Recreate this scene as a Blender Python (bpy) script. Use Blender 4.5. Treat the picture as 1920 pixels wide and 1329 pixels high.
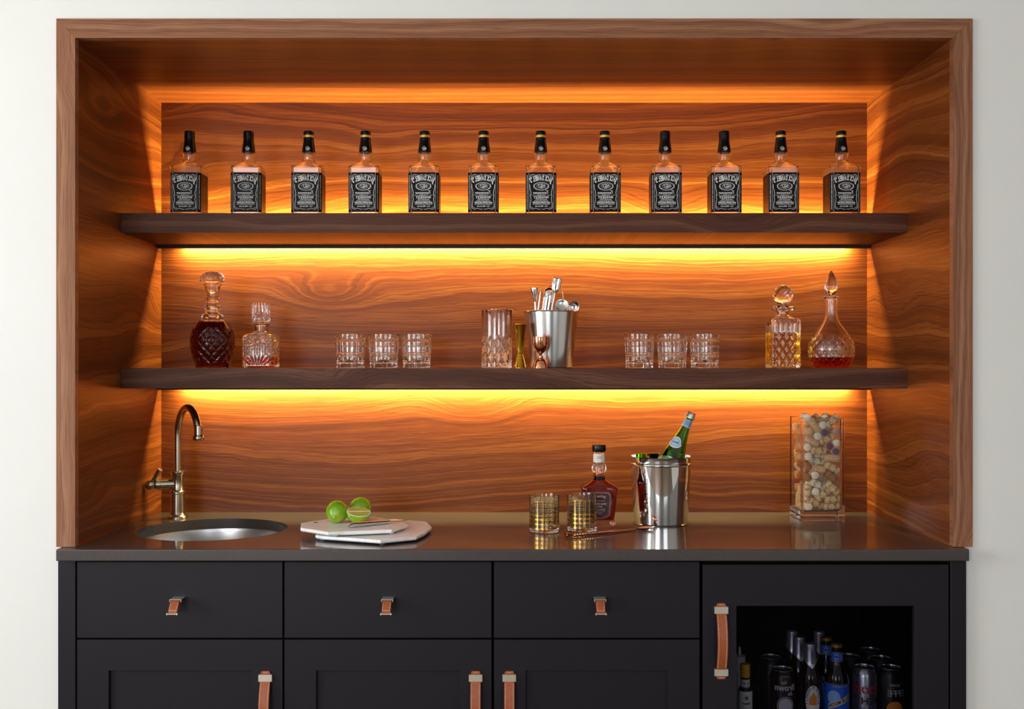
import bpy, bmesh, math, random
import numpy as np
from mathutils import Vector, Matrix

PI = math.pi
SC = bpy.context.scene
COL = SC.collection
for o in list(bpy.data.objects):
    bpy.data.objects.remove(o)

# ------------------------------------------------------------------ camera
F_PX = 1953.0            # focal length in pixels of the 1920 x 1329 frame
VX, VY = 965.0, 690.0    # vanishing point of the niche's depth lines
D0 = 2.54                # camera to the front plane of the walnut frame (Y = 0)
CAMZ = 1.351             # eye height = top of the lower shelf
cam_data = bpy.data.cameras.new('camera')
cam = bpy.data.objects.new('camera', cam_data)
COL.objects.link(cam)
cam.location = (0, -D0, CAMZ)
cam.rotation_euler = (PI / 2, 0, 0)
cam_data.sensor_width = 36
cam_data.lens = 36 * F_PX / 1920
cam_data.shift_x = -(VX - 960) / 1920
cam_data.shift_y = (VY - 664.5) / 1920
cam_data.clip_start = 0.05
SC.camera = cam


def P(px, py, Y):
    """pixel -> point on the plane at depth Y behind the frame's front"""
    d = D0 + Y
    return Vector(((px - VX) * d / F_PX, Y, CAMZ + (VY - py) * d / F_PX))


def PZ(px, py, z):
    """pixel -> point on the horizontal plane at height z"""
    d = (z - CAMZ) * F_PX / (VY - py)
    return Vector(((px - VX) * d / F_PX, d - D0, z))


# ------------------------------------------------------------------ world, lights, exposure
SC.view_settings.view_transform = 'Standard'
SC.view_settings.look = 'None'
SC.view_settings.gamma = 1.0
SC.view_settings.use_curve_mapping = False
SC.view_settings.exposure = 0.0
w = bpy.data.worlds.new('world')
SC.world = w
w.use_nodes = True
w.node_tree.nodes['Background'].inputs[0].default_value = (0.80, 0.90, 1.0, 1)
w.node_tree.nodes['Background'].inputs[1].default_value = 1.2
cy = SC.cycles
cy.use_denoising = True
cy.max_bounces = 14
cy.diffuse_bounces = 4
cy.glossy_bounces = 6
cy.transmission_bounces = 12
cy.transparent_max_bounces = 16
cy.caustics_reflective = True
cy.caustics_refractive = True
cy.blur_glossy = 0.6
cy.sample_clamp_indirect = 6.0

ROOM_L, ROOM_R, ROOM_F, ROOM_H = -3.3, 3.3, -5.2, 2.70


def area(name, loc, target, sx, sy, power, color, spread=180):
    l = bpy.data.lights.new(name, 'AREA')
    l.shape = 'RECTANGLE'
    l.size, l.size_y = sx, sy
    l.energy = power
    l.color = color
    l.spread = math.radians(spread)
    o = bpy.data.objects.new(name, l)
    COL.objects.link(o)
    o.location = loc
    d = Vector(target) - Vector(loc)
    o.rotation_euler = d.to_track_quat('-Z', 'Y').to_euler()
    return o


# daylight coming in through the room's windows (beside and behind the camera)
area('daylight_side_window', (ROOM_L + 0.06, -1.75, 1.55), (0.0, -1.75, 1.55), 1.7, 1.5, 70, (0.95, 0.975, 1.0))
area('daylight_rear_window', (-1.75, ROOM_F + 0.08, 1.55), (-1.75, 0.0, 1.55), 1.5, 1.5, 64, (0.95, 0.975, 1.0))
area('daylight_rear_window_two', (1.55, ROOM_F + 0.08, 1.55), (1.55, 0.0, 1.55), 1.5, 1.5, 18, (0.92, 0.96, 1.0))


# ------------------------------------------------------------------ node helpers
def srgb(h):
    h = h.lstrip('#')
    out = []
    for i in (0, 2, 4):
        c = int(h[i:i + 2], 16) / 255
        out.append(c / 12.92 if c <= 0.04045 else ((c + 0.055) / 1.055) ** 2.4)
    return (*out, 1)


class NT:
    def __init__(self, name):
        self.m = bpy.data.materials.new(name)
        self.m.use_nodes = True
        self.t = self.m.node_tree
        self.t.nodes.clear()
        self.out = self.t.nodes.new('ShaderNodeOutputMaterial')

    def n(self, typ, inputs=None, **props):
        nd = self.t.nodes.new(typ)
        for k, v in props.items():
            setattr(nd, k, v)
        for k, v in (inputs or {}).items():
            s = nd.inputs[k]
            if isinstance(v, tuple) and len(v) == 2 and hasattr(v[0], 'outputs'):
                self.t.links.new(v[0].outputs[v[1]], s)
            elif hasattr(v, 'outputs'):
                self.t.links.new(v.outputs[0], s)
            else:
                s.default_value = v
        return nd

    def math(self, op, a, b=0.0, clamp=False):
        return self.n('ShaderNodeMath', {0: a, 1: b}, operation=op, use_clamp=clamp)

    def ramp(self, fac, stops):
        r = self.n('ShaderNodeValToRGB', {0: fac})
        e = r.color_ramp.elements
        while len(e) < len(stops):
            e.new(0.5)
        for el, (p, c) in zip(e, stops):
            el.position = p
            el.color = c
        return r

    def mix(self, fac, a, b):
        m = self.n('ShaderNodeMix', None, data_type='RGBA')
        for idx, v in ((0, fac), (6, a), (7, b)):
            s = m.inputs[idx]
            if hasattr(v, 'outputs'):
                self.t.links.new(v.outputs[2 if v.bl_idname == 'ShaderNodeMix' else 0], s)
            else:
                s.default_value = v
        return (m, 2)

    def done(self, sh):
        self.t.links.new(sh.outputs[0], self.out.inputs[0])
        return self.m


MATS = {}


def principled(name, color, rough=0.5, metal=0.0, spec=0.5, trans=0.0, ior=1.45, coat=0.0, noise=0.0, nscale=60, emit=None, emit_s=0.0, aniso=0.0):
    T = NT(name)
    col = color
    if noise:
        nz = T.n('ShaderNodeTexNoise', {'Vector': (T.n('ShaderNodeTexCoord'), 3), 'Scale': nscale, 'Detail': 4.0})
        dk = tuple(c * (1 - noise) for c in color[:3]) + (1,)
        lt = tuple(min(1, c * (1 + noise)) for c in color[:3]) + (1,)
        col = T.ramp(nz, [(0.3, dk), (0.7, lt)])
    ins = {'Base Color': col, 'Roughness': rough, 'Metallic': metal, 'Specular IOR Level': spec,
           'Transmission Weight': trans, 'IOR': ior, 'Coat Weight': coat, 'Coat Roughness': 0.06, 'Anisotropic': aniso}
    if emit:
        ins['Emission Color'] = emit
        ins['Emission Strength'] = emit_s
    b = T.n('ShaderNodeBsdfPrincipled', ins)
    m = T.done(b)
    MATS[name] = m
    return m


def walnut(name, g, a, seed, dark, mid, light, rough=0.40, amp=0.10, freq=19.0, wav=1.0, spec=0.20):
    """walnut veneer: grain runs along axis g, varies along axis a"""
    T = NT(name)
    tc = T.n('ShaderNodeTexCoord')
    sp = T.n('ShaderNodeSeparateXYZ', {0: (tc, 3)})
    ix = {'X': 0, 'Y': 1, 'Z': 2}
    G, A = (sp, ix[g]), (sp, ix[a])
    # large slow figure that bends the growth lines into arches and eyes
    v1 = T.n('ShaderNodeCombineXYZ', {0: T.math('MULTIPLY', G, 0.75 * wav), 1: T.math('MULTIPLY', A, 3.0), 2: seed})
    n1 = T.n('ShaderNodeTexNoise', {'Vector': v1, 'Scale': 1.0, 'Detail': 1.5, 'Roughness': 0.4})
    v2 = T.n('ShaderNodeCombineXYZ', {0: T.math('MULTIPLY', G, 5.5), 1: T.math('MULTIPLY', A, 22.0), 2: seed + 5.3})
    n2 = T.n('ShaderNodeTexNoise', {'Vector': v2, 'Scale': 1.0, 'Detail': 2.0, 'Roughness': 0.5})
    # scattered knots: distance to sparse cells, stretched along the grain
    v3 = T.n('ShaderNodeCombineXYZ', {0: T.math('MULTIPLY', G, 1.5), 1: T.math('MULTIPLY', A, 3.4), 2: seed * 1.7})
    vo = T.n('ShaderNodeTexVoronoi', {'Vector': v3, 'Scale': 1.0, 'Randomness': 1.0}, feature='F1')
    kn = T.math('MULTIPLY', T.n('ShaderNodeMapRange', {0: (vo, 0), 1: 0.0, 2: 0.32, 3: 1.0, 4: 0.0}, interpolation_type='SMOOTHSTEP'), 0.055)
    field = T.math('ADD', A, T.math('MULTIPLY', T.math('SUBTRACT', n1, 0.5), amp * 2.4))
    field = T.math('ADD', field, T.math('MULTIPLY', T.math('SUBTRACT', n2, 0.5), 0.022))
    field = T.math('ADD', field, kn)
    bands = T.n('ShaderNodeTexNoise', {'W': T.math('MULTIPLY', field, freq), 'Scale': 1.0, 'Detail': 3.0, 'Roughness': 0.62}, noise_dimensions='1D')
    lines = T.n('ShaderNodeTexNoise', {'W': T.math('MULTIPLY', field, freq * 9), 'Scale': 1.0, 'Detail': 2.0, 'Roughness': 0.6}, noise_dimensions='1D')
    vf = T.n('ShaderNodeCombineXYZ', {0: T.math('MULTIPLY', G, 9.0), 1: T.math('MULTIPLY', A, 420.0), 2: T.math('MULTIPLY', field, 3.0)})
    fib = T.n('ShaderNodeTexNoise', {'Vector': vf, 'Scale': 1.0, 'Detail': 3.0, 'Roughness': 0.65})
    s = T.math('MULTIPLY', bands, 0.52)
    s = T.math('ADD', s, T.math('MULTIPLY', lines, 0.21))
    s = T.math('ADD', s, T.math('MULTIPLY', fib, 0.27))
    col = T.ramp(s, [(0.30, dark), (0.50, mid), (0.70, light)])
    # dark pores and thin late-wood lines
    pore = T.n('ShaderNodeMapRange', {0: lines, 1: 0.30, 2: 0.42, 3: 0.20, 4: 0.0})
    pf = T.n('ShaderNodeMapRange', {0: fib, 1: 0.30, 2: 0.44, 3: 0.35, 4: 0.0})
    dk = tuple(c * 0.45 for c in dark[:3]) + (1,)
    c2 = T.mix(T.math('MAXIMUM', pore, pf), col, dk)
    bump = T.n('ShaderNodeBump', {'Height': fib, 'Strength': 0.06, 'Distance': 0.002})
    b = T.n('ShaderNodeBsdfPrincipled', {'Base Color': c2, 'Roughness': rough, 'Specular IOR Level': spec, 'Normal': bump})
    m = T.done(b)
    MATS[name] = m
    return m


def glass(name, color=(1, 1, 1, 1), ior=1.5, rough=0.0):
    T = NT(name)
    b = T.n('ShaderNodeBsdfPrincipled', {'Base Color': color, 'Roughness': rough, 'Transmission Weight': 1.0, 'IOR': ior})
    m = T.done(b)
    MATS[name] = m
    return m


def liquid(name, color, density):
    """absorbing liquid that fills the solid foot of a glass vessel up to its level"""
    T = NT(name)
    v = T.n('ShaderNodeVolumeAbsorption', {'Color': color, 'Density': density})
    T.t.links.new(v.outputs[0], T.out.inputs[1])
    MATS[name] = T.m
    return T.m


def glow_glass(name, color, ior, k, body):
    """clear glass with a translucent colour mixed in to imitate a backlit glow"""
    T = NT(name)
    g = T.n('ShaderNodeBsdfPrincipled', {'Base Color': color, 'Roughness': 0.0, 'Transmission Weight': 1.0, 'IOR': ior})
    tr = T.n('ShaderNodeBsdfTranslucent', {'Color': body})
    m = T.done(T.n('ShaderNodeMixShader', {0: k, 1: g, 2: tr}))
    MATS[name] = m
    return m


# ------------------------------------------------------------------ mesh helpers
class MB:
    """collects shapes; build() links them as ONE mesh object"""

    def __init__(self):
        self.v, self.f, self.mi = [], [], []
        self.cur = 0

    def add(self, verts, faces):
        k = len(self.v)
        self.v += [tuple(p) for p in verts]
        self.f += [tuple(i + k for i in fc) for fc in faces]
        self.mi += [self.cur] * len(faces)
        return self

    def box(self, x0, x1, y0, y1, z0, z1, ch=0.0):
        if ch <= 0:
            v = [(x0, y0, z0), (x1, y0, z0), (x1, y1, z0), (x0, y1, z0), (x0, y0, z1), (x1, y0, z1), (x1, y1, z1), (x0, y1, z1)]
            return self.add(v, [(0, 3, 2, 1), (4, 5, 6, 7), (0, 1, 5, 4), (1, 2, 6, 5), (2, 3, 7, 6), (3, 0, 4, 7)])
        bm = bmesh.new()
        bmesh.ops.create_cube(bm, size=1)
        for p in bm.verts:
            p.co = Vector(((x0 + x1) / 2 + p.co.x * (x1 - x0), (y0 + y1) / 2 + p.co.y * (y1 - y0), (z0 + z1) / 2 + p.co.z * (z1 - z0)))
        bmesh.ops.bevel(bm, geom=bm.edges[:], offset=ch, segments=1, affect='EDGES', profile=0.5)
        bm.verts.index_update()
        self.add([p.co[:] for p in bm.verts], [[q.index for q in fc.verts] for fc in bm.faces])
        bm.free()
        return self

    def rings(self, rings, cap0=True, cap1=True, closed=True):
        n = len(rings[0])
        v = [p for r in rings for p in r]
        f = []
        for i in range(len(rings) - 1):
            for j in range(n if closed else n - 1):
                k = (j + 1) % n
                f.append((i * n + j, i * n + k, (i + 1) * n + k, (i + 1) * n + j))
        if cap0:
            f.append(tuple(range(n - 1, -1, -1)))
        if cap1:
            b = (len(rings) - 1) * n
            f.append(tuple(range(b, b + n)))
        return self.add(v, f)

    def lathe(self, prof, n=48, c=(0, 0, 0), cap0=True, cap1=True, disp=None):
        rs = []
        for r, z in prof:
            ring = []
            for j in range(n):
                t = 2 * PI * j / n
                rr = r - (disp(t, z) if disp else 0)
                ring.append((c[0] + rr * math.cos(t), c[1] + rr * math.sin(t), c[2] + z))
            rs.append(ring)
        return self.rings(rs, cap0, cap1)

    def tube(self, path, rad, n=12, cap=True):
        pts = [Vector(p) for p in path]
        if not isinstance(rad, (list, tuple)):
            rad = [rad] * len(pts)
        rs = []
        up = None
        for i, p in enumerate(pts):
            t = (pts[min(i + 1, len(pts) - 1)] - pts[max(i - 1, 0)]).normalized()
            if up is None:
                up = Vector((0, 0, 1)) if abs(t.z) < 0.9 else Vector((1, 0, 0))
            s = t.cross(up).normalized()
            up = s.cross(t).normalized()
            rs.append([p + (s * math.cos(2 * PI * j / n) + up * math.sin(2 * PI * j / n)) * rad[i] for j in range(n)])
        return self.rings([[q[:] for q in r] for r in rs], cap, cap)

    def prism(self, poly, z0, z1):
        """poly: (x, y) list, counter-clockwise"""
        n = len(poly)
        v = [(x, y, z0) for x, y in poly] + [(x, y, z1) for x, y in poly]
        f = [tuple(range(n - 1, -1, -1)), tuple(range(n, 2 * n))]
        f += [(i, (i + 1) % n, n + (i + 1) % n, n + i) for i in range(n)]
        return self.add(v, f)

    def sphere(self, c, r, nu=24, nv=14, sc=(1, 1, 1)):
        prof = [(r * math.sin(PI * i / nv), -r * math.cos(PI * i / nv)) for i in range(1, nv)]
        rs = [[(c[0] + a * sc[0] * math.cos(2 * PI * j / nu), c[1] + a * sc[1] * math.sin(2 * PI * j / nu), c[2] + b * sc[2]) for j in range(nu)] for a, b in prof]
        return self.rings(rs)

    def xform(self, M, start=0):
        for i in range(start, len(self.v)):
            self.v[i] = (M @ Vector(self.v[i]))[:]
        return self

    def mesh(self, name, mats, smooth=True, angle=35, recalc=True):
        me = bpy.data.meshes.new(name)
        me.from_pydata(self.v, [], self.f)
        if recalc:
            bm = bmesh.new()
            bm.from_mesh(me)
            bmesh.ops.recalc_face_normals(bm, faces=bm.faces[:])
            bm.to_mesh(me)
            bm.free()
        for m in (mats if isinstance(mats, (list, tuple)) else [mats]):
            me.materials.append(m)
        me.polygons.foreach_set('material_index', self.mi)
        if smooth:
            me.polygons.foreach_set('use_smooth', [True] * len(me.polygons))
            me.set_sharp_from_angle(angle=math.radians(angle))
        me.update()
        return me

    def build(self, name, mats, parent=None, loc=None, **kw):
        return link(name, self.mesh(name, mats, **kw), parent, loc)


def link(name, me, parent=None, loc=None):
    o = bpy.data.objects.new(name, me)
    COL.objects.link(o)
    if parent:
        o.parent = parent
    if loc is not None:
        o.location = loc
    return o


def tag(o, label, cat, group=None):
    o['label'] = label
    o['category'] = cat
    if group:
        o['group'] = group
    return o


def thing(name, label, cat, loc=(0, 0, 0), group=None, rot=None):
    o = bpy.data.objects.new(name, None)
    COL.objects.link(o)
    o.location = loc
    if rot:
        o.rotation_euler = rot
    o.empty_display_size = 0.05
    return tag(o, label, cat, group)


def copy_tree(o, parent=None):
    c = o.copy()
    COL.objects.link(c)
    c.parent = parent
    for ch in o.children:
        copy_tree(ch, c)
    return c


def structure(o):
    o['kind'] = 'structure'
    return o


# ------------------------------------------------------------------ lettering
def text2d(s, size, bold=0.0, shear=0.0, spacing=1.0, align='CENTER'):
    """flat letters as (verts2d, faces); cap height is about 0.7 * size"""
    cu = bpy.data.curves.new('txt', 'FONT')
    cu.body = s
    cu.size = size
    cu.align_x = align
    cu.align_y = 'CENTER'
    cu.offset = bold
    cu.shear = shear
    cu.space_character = spacing
    cu.resolution_u = 2
    o = bpy.data.objects.new('txt', cu)
    COL.objects.link(o)
    dg = bpy.context.evaluated_depsgraph_get()
    me = bpy.data.meshes.new_from_object(o.evaluated_get(dg))
    v = [(p.co.x, p.co.y) for p in me.vertices]
    f = [tuple(p.vertices) for p in me.polygons]
    bpy.data.objects.remove(o)
    bpy.data.meshes.remove(me)
    bpy.data.curves.remove(cu)
    return v, f


class Print:
    """flat print in label space (u right, v up, metres), written MIRRORED as the photograph shows it"""

    def __init__(self):
        self.v, self.f = [], []

    def raw(self, v, f):
        k = len(self.v)
        self.v += v
        self.f += [tuple(i + k for i in fc) for fc in f]

    def text(self, s, u, v, size, width=None, **kw):
        vs, fs = text2d(s, size, **kw)
        if not vs:
            return
        if width:
            x0 = min(p[0] for p in vs)
            x1 = max(p[0] for p in vs)
            k = width / max(1e-6, x1 - x0)
            m = (x0 + x1) / 2
            vs = [((x - m) * k, y) for x, y in vs]
        self.raw([(u - x, v + y) for x, y in vs], fs)

    def arc(self, s, u, v, size, R, width, stretch=1.0, **kw):
        """letters along an arc that bulges upward; width = arc length"""
        n = len(s)
        ws = [0.45 if c in "I'." else (0.3 if c == ' ' else 1.0) for c in s]
        tot = sum(ws)
        acc = 0
        for c, wd in zip(s, ws):
            t = (acc + wd / 2) / tot - 0.5
            acc += wd
            if c == ' ':
                continue
            vs, fs = text2d(c, size, **kw)
            if not vs:
                continue
            x0 = min(p[0] for p in vs)
            x1 = max(p[0] for p in vs)
            k = min(1.6, width * wd / tot * 0.86 / max(1e-6, x1 - x0))
            m = (x0 + x1) / 2
            ang = t * width / R
            out = []
            for x, y in vs:
                x = (x - m) * k
                y *= stretch
                rr = R + y
                a = ang + x / R
                out.append((u - rr * math.sin(a), v - R + rr * math.cos(a)))
            self.raw(out, fs)

    def line(self, pts, wd):
        for i in range(len(pts) - 1):
            a, b = Vector(pts[i]), Vector(pts[i + 1])
            d = (b - a)
            if d.length < 1e-7:
                continue
            nrm = Vector((-d.y, d.x)).normalized() * wd / 2
            e = d.normalized() * wd * 0.25
            self.raw([(a - e - nrm)[:], (b + e - nrm)[:], (b + e + nrm)[:], (a - e + nrm)[:]], [(0, 1, 2, 3)])

    def ellipse(self, u, v, ru, rv, wd, t0=0, t1=2 * PI, n=40):
        self.line([(u + ru * math.cos(t0 + (t1 - t0) * i / n), v + rv * math.sin(t0 + (t1 - t0) * i / n)) for i in range(n + 1)], wd)

    def disc(self, u, v, ru, rv, n=32):
        self.raw([(u + ru * math.cos(2 * PI * i / n), v + rv * math.sin(2 * PI * i / n)) for i in range(n)], [tuple(range(n))])

    def poly(self, pts):
        self.raw(list(pts), [tuple(range(len(pts)))])

    def mesh(self, name, mat, fn):
        me = bpy.data.meshes.new(name)
        me.from_pydata([fn(u, v) for u, v in self.v], [], self.f)
        me.materials.append(mat)
        me.update()
        return me


def wrap(r, z0, off=0.0003, front=-PI / 2):
    """label space -> cylinder of radius r facing -Y"""
    def fn(u, v):
        a = front + u / r
        return ((r + off) * math.cos(a), (r + off) * math.sin(a), z0 + v)
    return fn


def prism_y(mb, poly, y0, y1):
    """(x, z) outline extruded along Y"""
    n = len(poly)
    v = [(x, y0, z) for x, z in poly] + [(x, y1, z) for x, z in poly]
    f = [tuple(range(n)), tuple(range(2 * n - 1, n - 1, -1))]
    f += [(i, n + i, n + (i + 1) % n, (i + 1) % n) for i in range(n)]
    return mb.add(v, f)


def prism_x(mb, poly, x0, x1):
    """(y, z) outline extruded along X"""
    n = len(poly)
    v = [(x0, y, z) for y, z in poly] + [(x1, y, z) for y, z in poly]
    f = [tuple(range(n)), tuple(range(2 * n - 1, n - 1, -1))]
    f += [(i, n + i, n + (i + 1) % n, (i + 1) % n) for i in range(n)]
    return mb.add(v, f)


# ------------------------------------------------------------------ materials
W_D, W_M, W_L = srgb('#46210c'), srgb('#6a3514'), srgb('#945926')
walnut('walnut_back', 'X', 'Z', 3.1, W_D, W_M, W_L)
walnut('walnut_side_a', 'Y', 'Z', 8.4, W_D, W_M, W_L, wav=1.6)
walnut('walnut_side_b', 'Y', 'Z', 14.9, W_D, W_M, W_L, wav=1.6)
walnut('walnut_top', 'X', 'Y', 21.7, W_D, W_M, W_L, amp=0.06)
walnut('walnut_shelf', 'X', 'Z', 33.2, srgb('#351a10'), srgb('#532e1f'), srgb('#744b37'), amp=0.09, freq=40, rough=0.5, spec=0.2)
F_D, F_M, F_L = srgb('#643d29'), srgb('#8e5f43'), srgb('#b18466')
walnut('walnut_frame_v', 'Z', 'X', 41.0, F_D, F_M, F_L, amp=0.05, freq=45, rough=0.5)
walnut('walnut_frame_h', 'X', 'Z', 45.0, F_D, F_M, F_L, amp=0.05, freq=45, rough=0.5)
principled('wall_paint', srgb('#e6e5e0'), 0.75, spec=0.25, noise=0.012, nscale=5)
principled('ceiling_paint', srgb('#e9e8e4'), 0.85, spec=0.2)
principled('oak_floor', srgb('#6d5743'), 0.45, noise=0.15, nscale=9)
principled('cabinet_paint', srgb('#1a171d'), 0.46, spec=0.28, noise=0.05, nscale=30)
principled('cabinet_inside', srgb('#060506'), 0.7, spec=0.1)
principled('quartz', srgb('#3f3938'), 0.38, spec=0.5, noise=0.10, nscale=160, coat=0.7)
principled('brushed_steel', (0.56, 0.56, 0.57, 1), 0.28, 1.0, aniso=0.5)
principled('chrome', (0.78, 0.77, 0.76, 1), 0.04, 1.0)
principled('satin_steel', (0.66, 0.65, 0.64, 1), 0.20, 1.0)
principled('faucet_nickel', srgb('#b5a592'), 0.24, 1.0)
principled('brass_nickel', srgb('#d8d2c4'), 0.3, 0.7)
principled('leather', srgb('#9c5230'), 0.45, spec=0.4, noise=0.12, nscale=120)
principled('thread', srgb('#e9cfae'), 0.8)
principled('led_housing', srgb('#2a1a12'), 0.6)
principled('led_diffuser', srgb('#ffd9a0'), 0.5, emit=(1.0, 0.55, 0.16, 1), emit_s=4.0)
principled('window_frame_paint', srgb('#e4e3df'), 0.5)
glass('window_glass', (0.97, 0.98, 0.98, 1), 1.45)
principled('added_door_paint', srgb('#1f2738'), 0.5)

# ------------------------------------------------------------------ setting
XL, XR, ZT, YB = -1.072, 1.069, CAMZ + 0.805, 0.62      # niche inside
CT = 0.914                                                # counter top height
FXL, FXR, FZT = -1.118, 1.117, CAMZ + 0.852               # frame outside
OPL, OPR, OPT = -1.109, 1.099, ZT + 0.025                 # opening in the wall
WY = 0.008                                                # wall face

m = MB()
for x0, x1, z0, z1 in ((ROOM_L, OPL, 0, ROOM_H), (OPR, ROOM_R, 0, ROOM_H), (OPL, OPR, OPT, ROOM_H)):
    m.box(x0, x1, WY, WY + 0.12, z0, z1)
for x0, x1, y0, y1, z0, z1 in ((OPL - .03, OPR + .03, .645, .675, 0, OPT + .03), (OPL - .03, OPL, WY + .12, .645, 0, OPT + .03), (OPR, OPR + .03, WY + .12, .645, 0, OPT + .03), (OPL, OPR, WY + .12, .645, OPT, OPT + .03)):  # unseen recess lining, added to stop world light leaking past the cabinets
    m.box(x0, x1, y0, y1, z0, z1)
structure(m.build('wall_back', MATS['wall_paint'], smooth=False))
structure(MB().box(ROOM_L - .1, ROOM_R + .1, ROOM_F - .1, 0.8, -0.06, 0).build('floor', MATS['oak_floor'], smooth=False))
structure(MB().box(ROOM_L - .1, ROOM_R + .1, ROOM_F - .1, 0.8, ROOM_H, ROOM_H + .06).build('ceiling', MATS['ceiling_paint'], smooth=False))
structure(MB().box(ROOM_R, ROOM_R + .1, ROOM_F, 0.13, 0, ROOM_H).build('wall_right', MATS['wall_paint'], smooth=False))


def wall_with_windows(name, along, fixed0, fixed1, lo, hi, wins):
    """wall slab with rectangular window openings; along = 'X' or 'Y'"""
    m = MB()
    z0, z1 = 0.80, 2.30
    spans, cur = [], lo
    for a, b in wins:
        spans.append((cur, a, 0, ROOM_H))
        spans += [(a, b, 0, z0), (a, b, z1, ROOM_H)]
        cur = b
    spans.append((cur, hi, 0, ROOM_H))
    for a, b, c, d in spans:
        if along == 'X':
            m.box(a, b, fixed0, fixed1, c, d)
        else:
            m.box(fixed0, fixed1, a, b, c, d)
    structure(m.build(name, MATS['wall_paint'], smooth=False))
    return z0, z1


wn = 0
z0, z1 = wall_with_windows('wall_left', 'Y', ROOM_L - .1, ROOM_L, ROOM_F, 0.13, [(-2.6, -0.9)])
wall_with_windows('wall_front', 'X', ROOM_F - .1, ROOM_F, ROOM_L, ROOM_R, [(-2.5, -1.0), (0.8, 2.3)])


def window(n, along, fx, a, b):
    fr, gl = MB(), MB()
    t = 0.05
    parts = [(a, b, z0, z0 + t), (a, b, z1 - t, z1), (a, a + t, z0 + t, z1 - t), (b - t, b, z0 + t, z1 - t),
             ((a + b) / 2 - t / 2, (a + b) / 2 + t / 2, z0 + t, z1 - t)]
    for p, q, c, d in parts:
        if along == 'X':
            fr.box(p, q, fx - .09, fx - .03, c, d)
        else:
            fr.box(fx - .09, fx - .03, p, q, c, d)
    o = structure(fr.build('window_%d' % n, MATS['window_frame_paint'], smooth=False))
    if along == 'X':
        gl.box(a + t, b - t, fx - .064, fx - .058, z0 + t, z1 - t)
    else:
        gl.box(fx - .064, fx - .058, a + t, b - t, z0 + t, z1 - t)
    gl.build('pane', MATS['window_glass'], o, smooth=False)


window(1, 'Y', ROOM_L, -2.6, -0.9)
window(2, 'X', ROOM_F, -2.5, -1.0)
window(3, 'X', ROOM_F, 0.8, 2.3)
# made-up dark door, unseen behind the camera, added for the bucket's reflection
m = MB().box(-0.42, 0.42, ROOM_F, ROOM_F + 0.04, 0.005, 2.05)
dr = structure(m.build('added_door_1', MATS['added_door_paint'], smooth=False))
for zz0, zz1 in ((0.2, 0.95), (1.1, 1.9)):
    MB().box(-0.3, 0.3, ROOM_F + 0.04, ROOM_F + 0.05, zz0, zz1, 0.004).build('panel', MATS['added_door_paint'], dr)
MB().sphere((0.34, ROOM_F + 0.08, 1.0), 0.03).build('knob', MATS['satin_steel'], dr)

# ------------------------------------------------------------------ walnut niche
niche = thing('walnut_niche', 'walnut-lined recess in the white wall with mitred wooden frame', 'alcove', (0, 0, CT))


def nb(mb, name, mat, **kw):
    o = mb.build(name, MATS[mat], niche, (0, 0, -CT), **kw)
    return o


nb(MB().box(XL, XR, YB, YB + .018, CT - .03, ZT), 'back_panel', 'walnut_back', smooth=False)
nb(MB().box(XL - .018, XL, 0.021, YB + .018, CT, ZT + .018), 'side_panel', 'walnut_side_a', smooth=False)
nb(MB().box(XR, XR + .018, 0.021, YB + .018, CT, ZT + .018), 'side_panel', 'walnut_side_b', smooth=False)
nb(MB().box(XL, XR, 0.021, YB, ZT, ZT + .018), 'top_panel', 'walnut_top', smooth=False)
nb(prism_y(MB(), [(FXL, CT + .001), (XL, CT + .001), (XL, ZT), (FXL, FZT)], 0.0, 0.0205), 'frame_board', 'walnut_frame_v', smooth=False)
nb(prism_y(MB(), [(XR, CT + .001), (FXR, CT + .001), (FXR, FZT), (XR, ZT)], 0.0, 0.0205), 'frame_board', 'walnut_frame_v', smooth=False)
nb(prism_y(MB(), [(XL + .0004, ZT), (XR - .0004, ZT), (FXR, FZT + .0004), (FXL, FZT + .0004)], 0.0, 0.0205), 'frame_board', 'walnut_frame_h', smooth=False)

# ------------------------------------------------------------------ floating shelves with LED strips
SH_F, SH_B = 0.295, 0.590
LED_COL = (1.0, 0.76, 0.30)
S1T, S1B = CAMZ + 0.4222, CAMZ + 0.3687
S2T, S2B = CAMZ + 0.0, CAMZ - 0.0555


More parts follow.
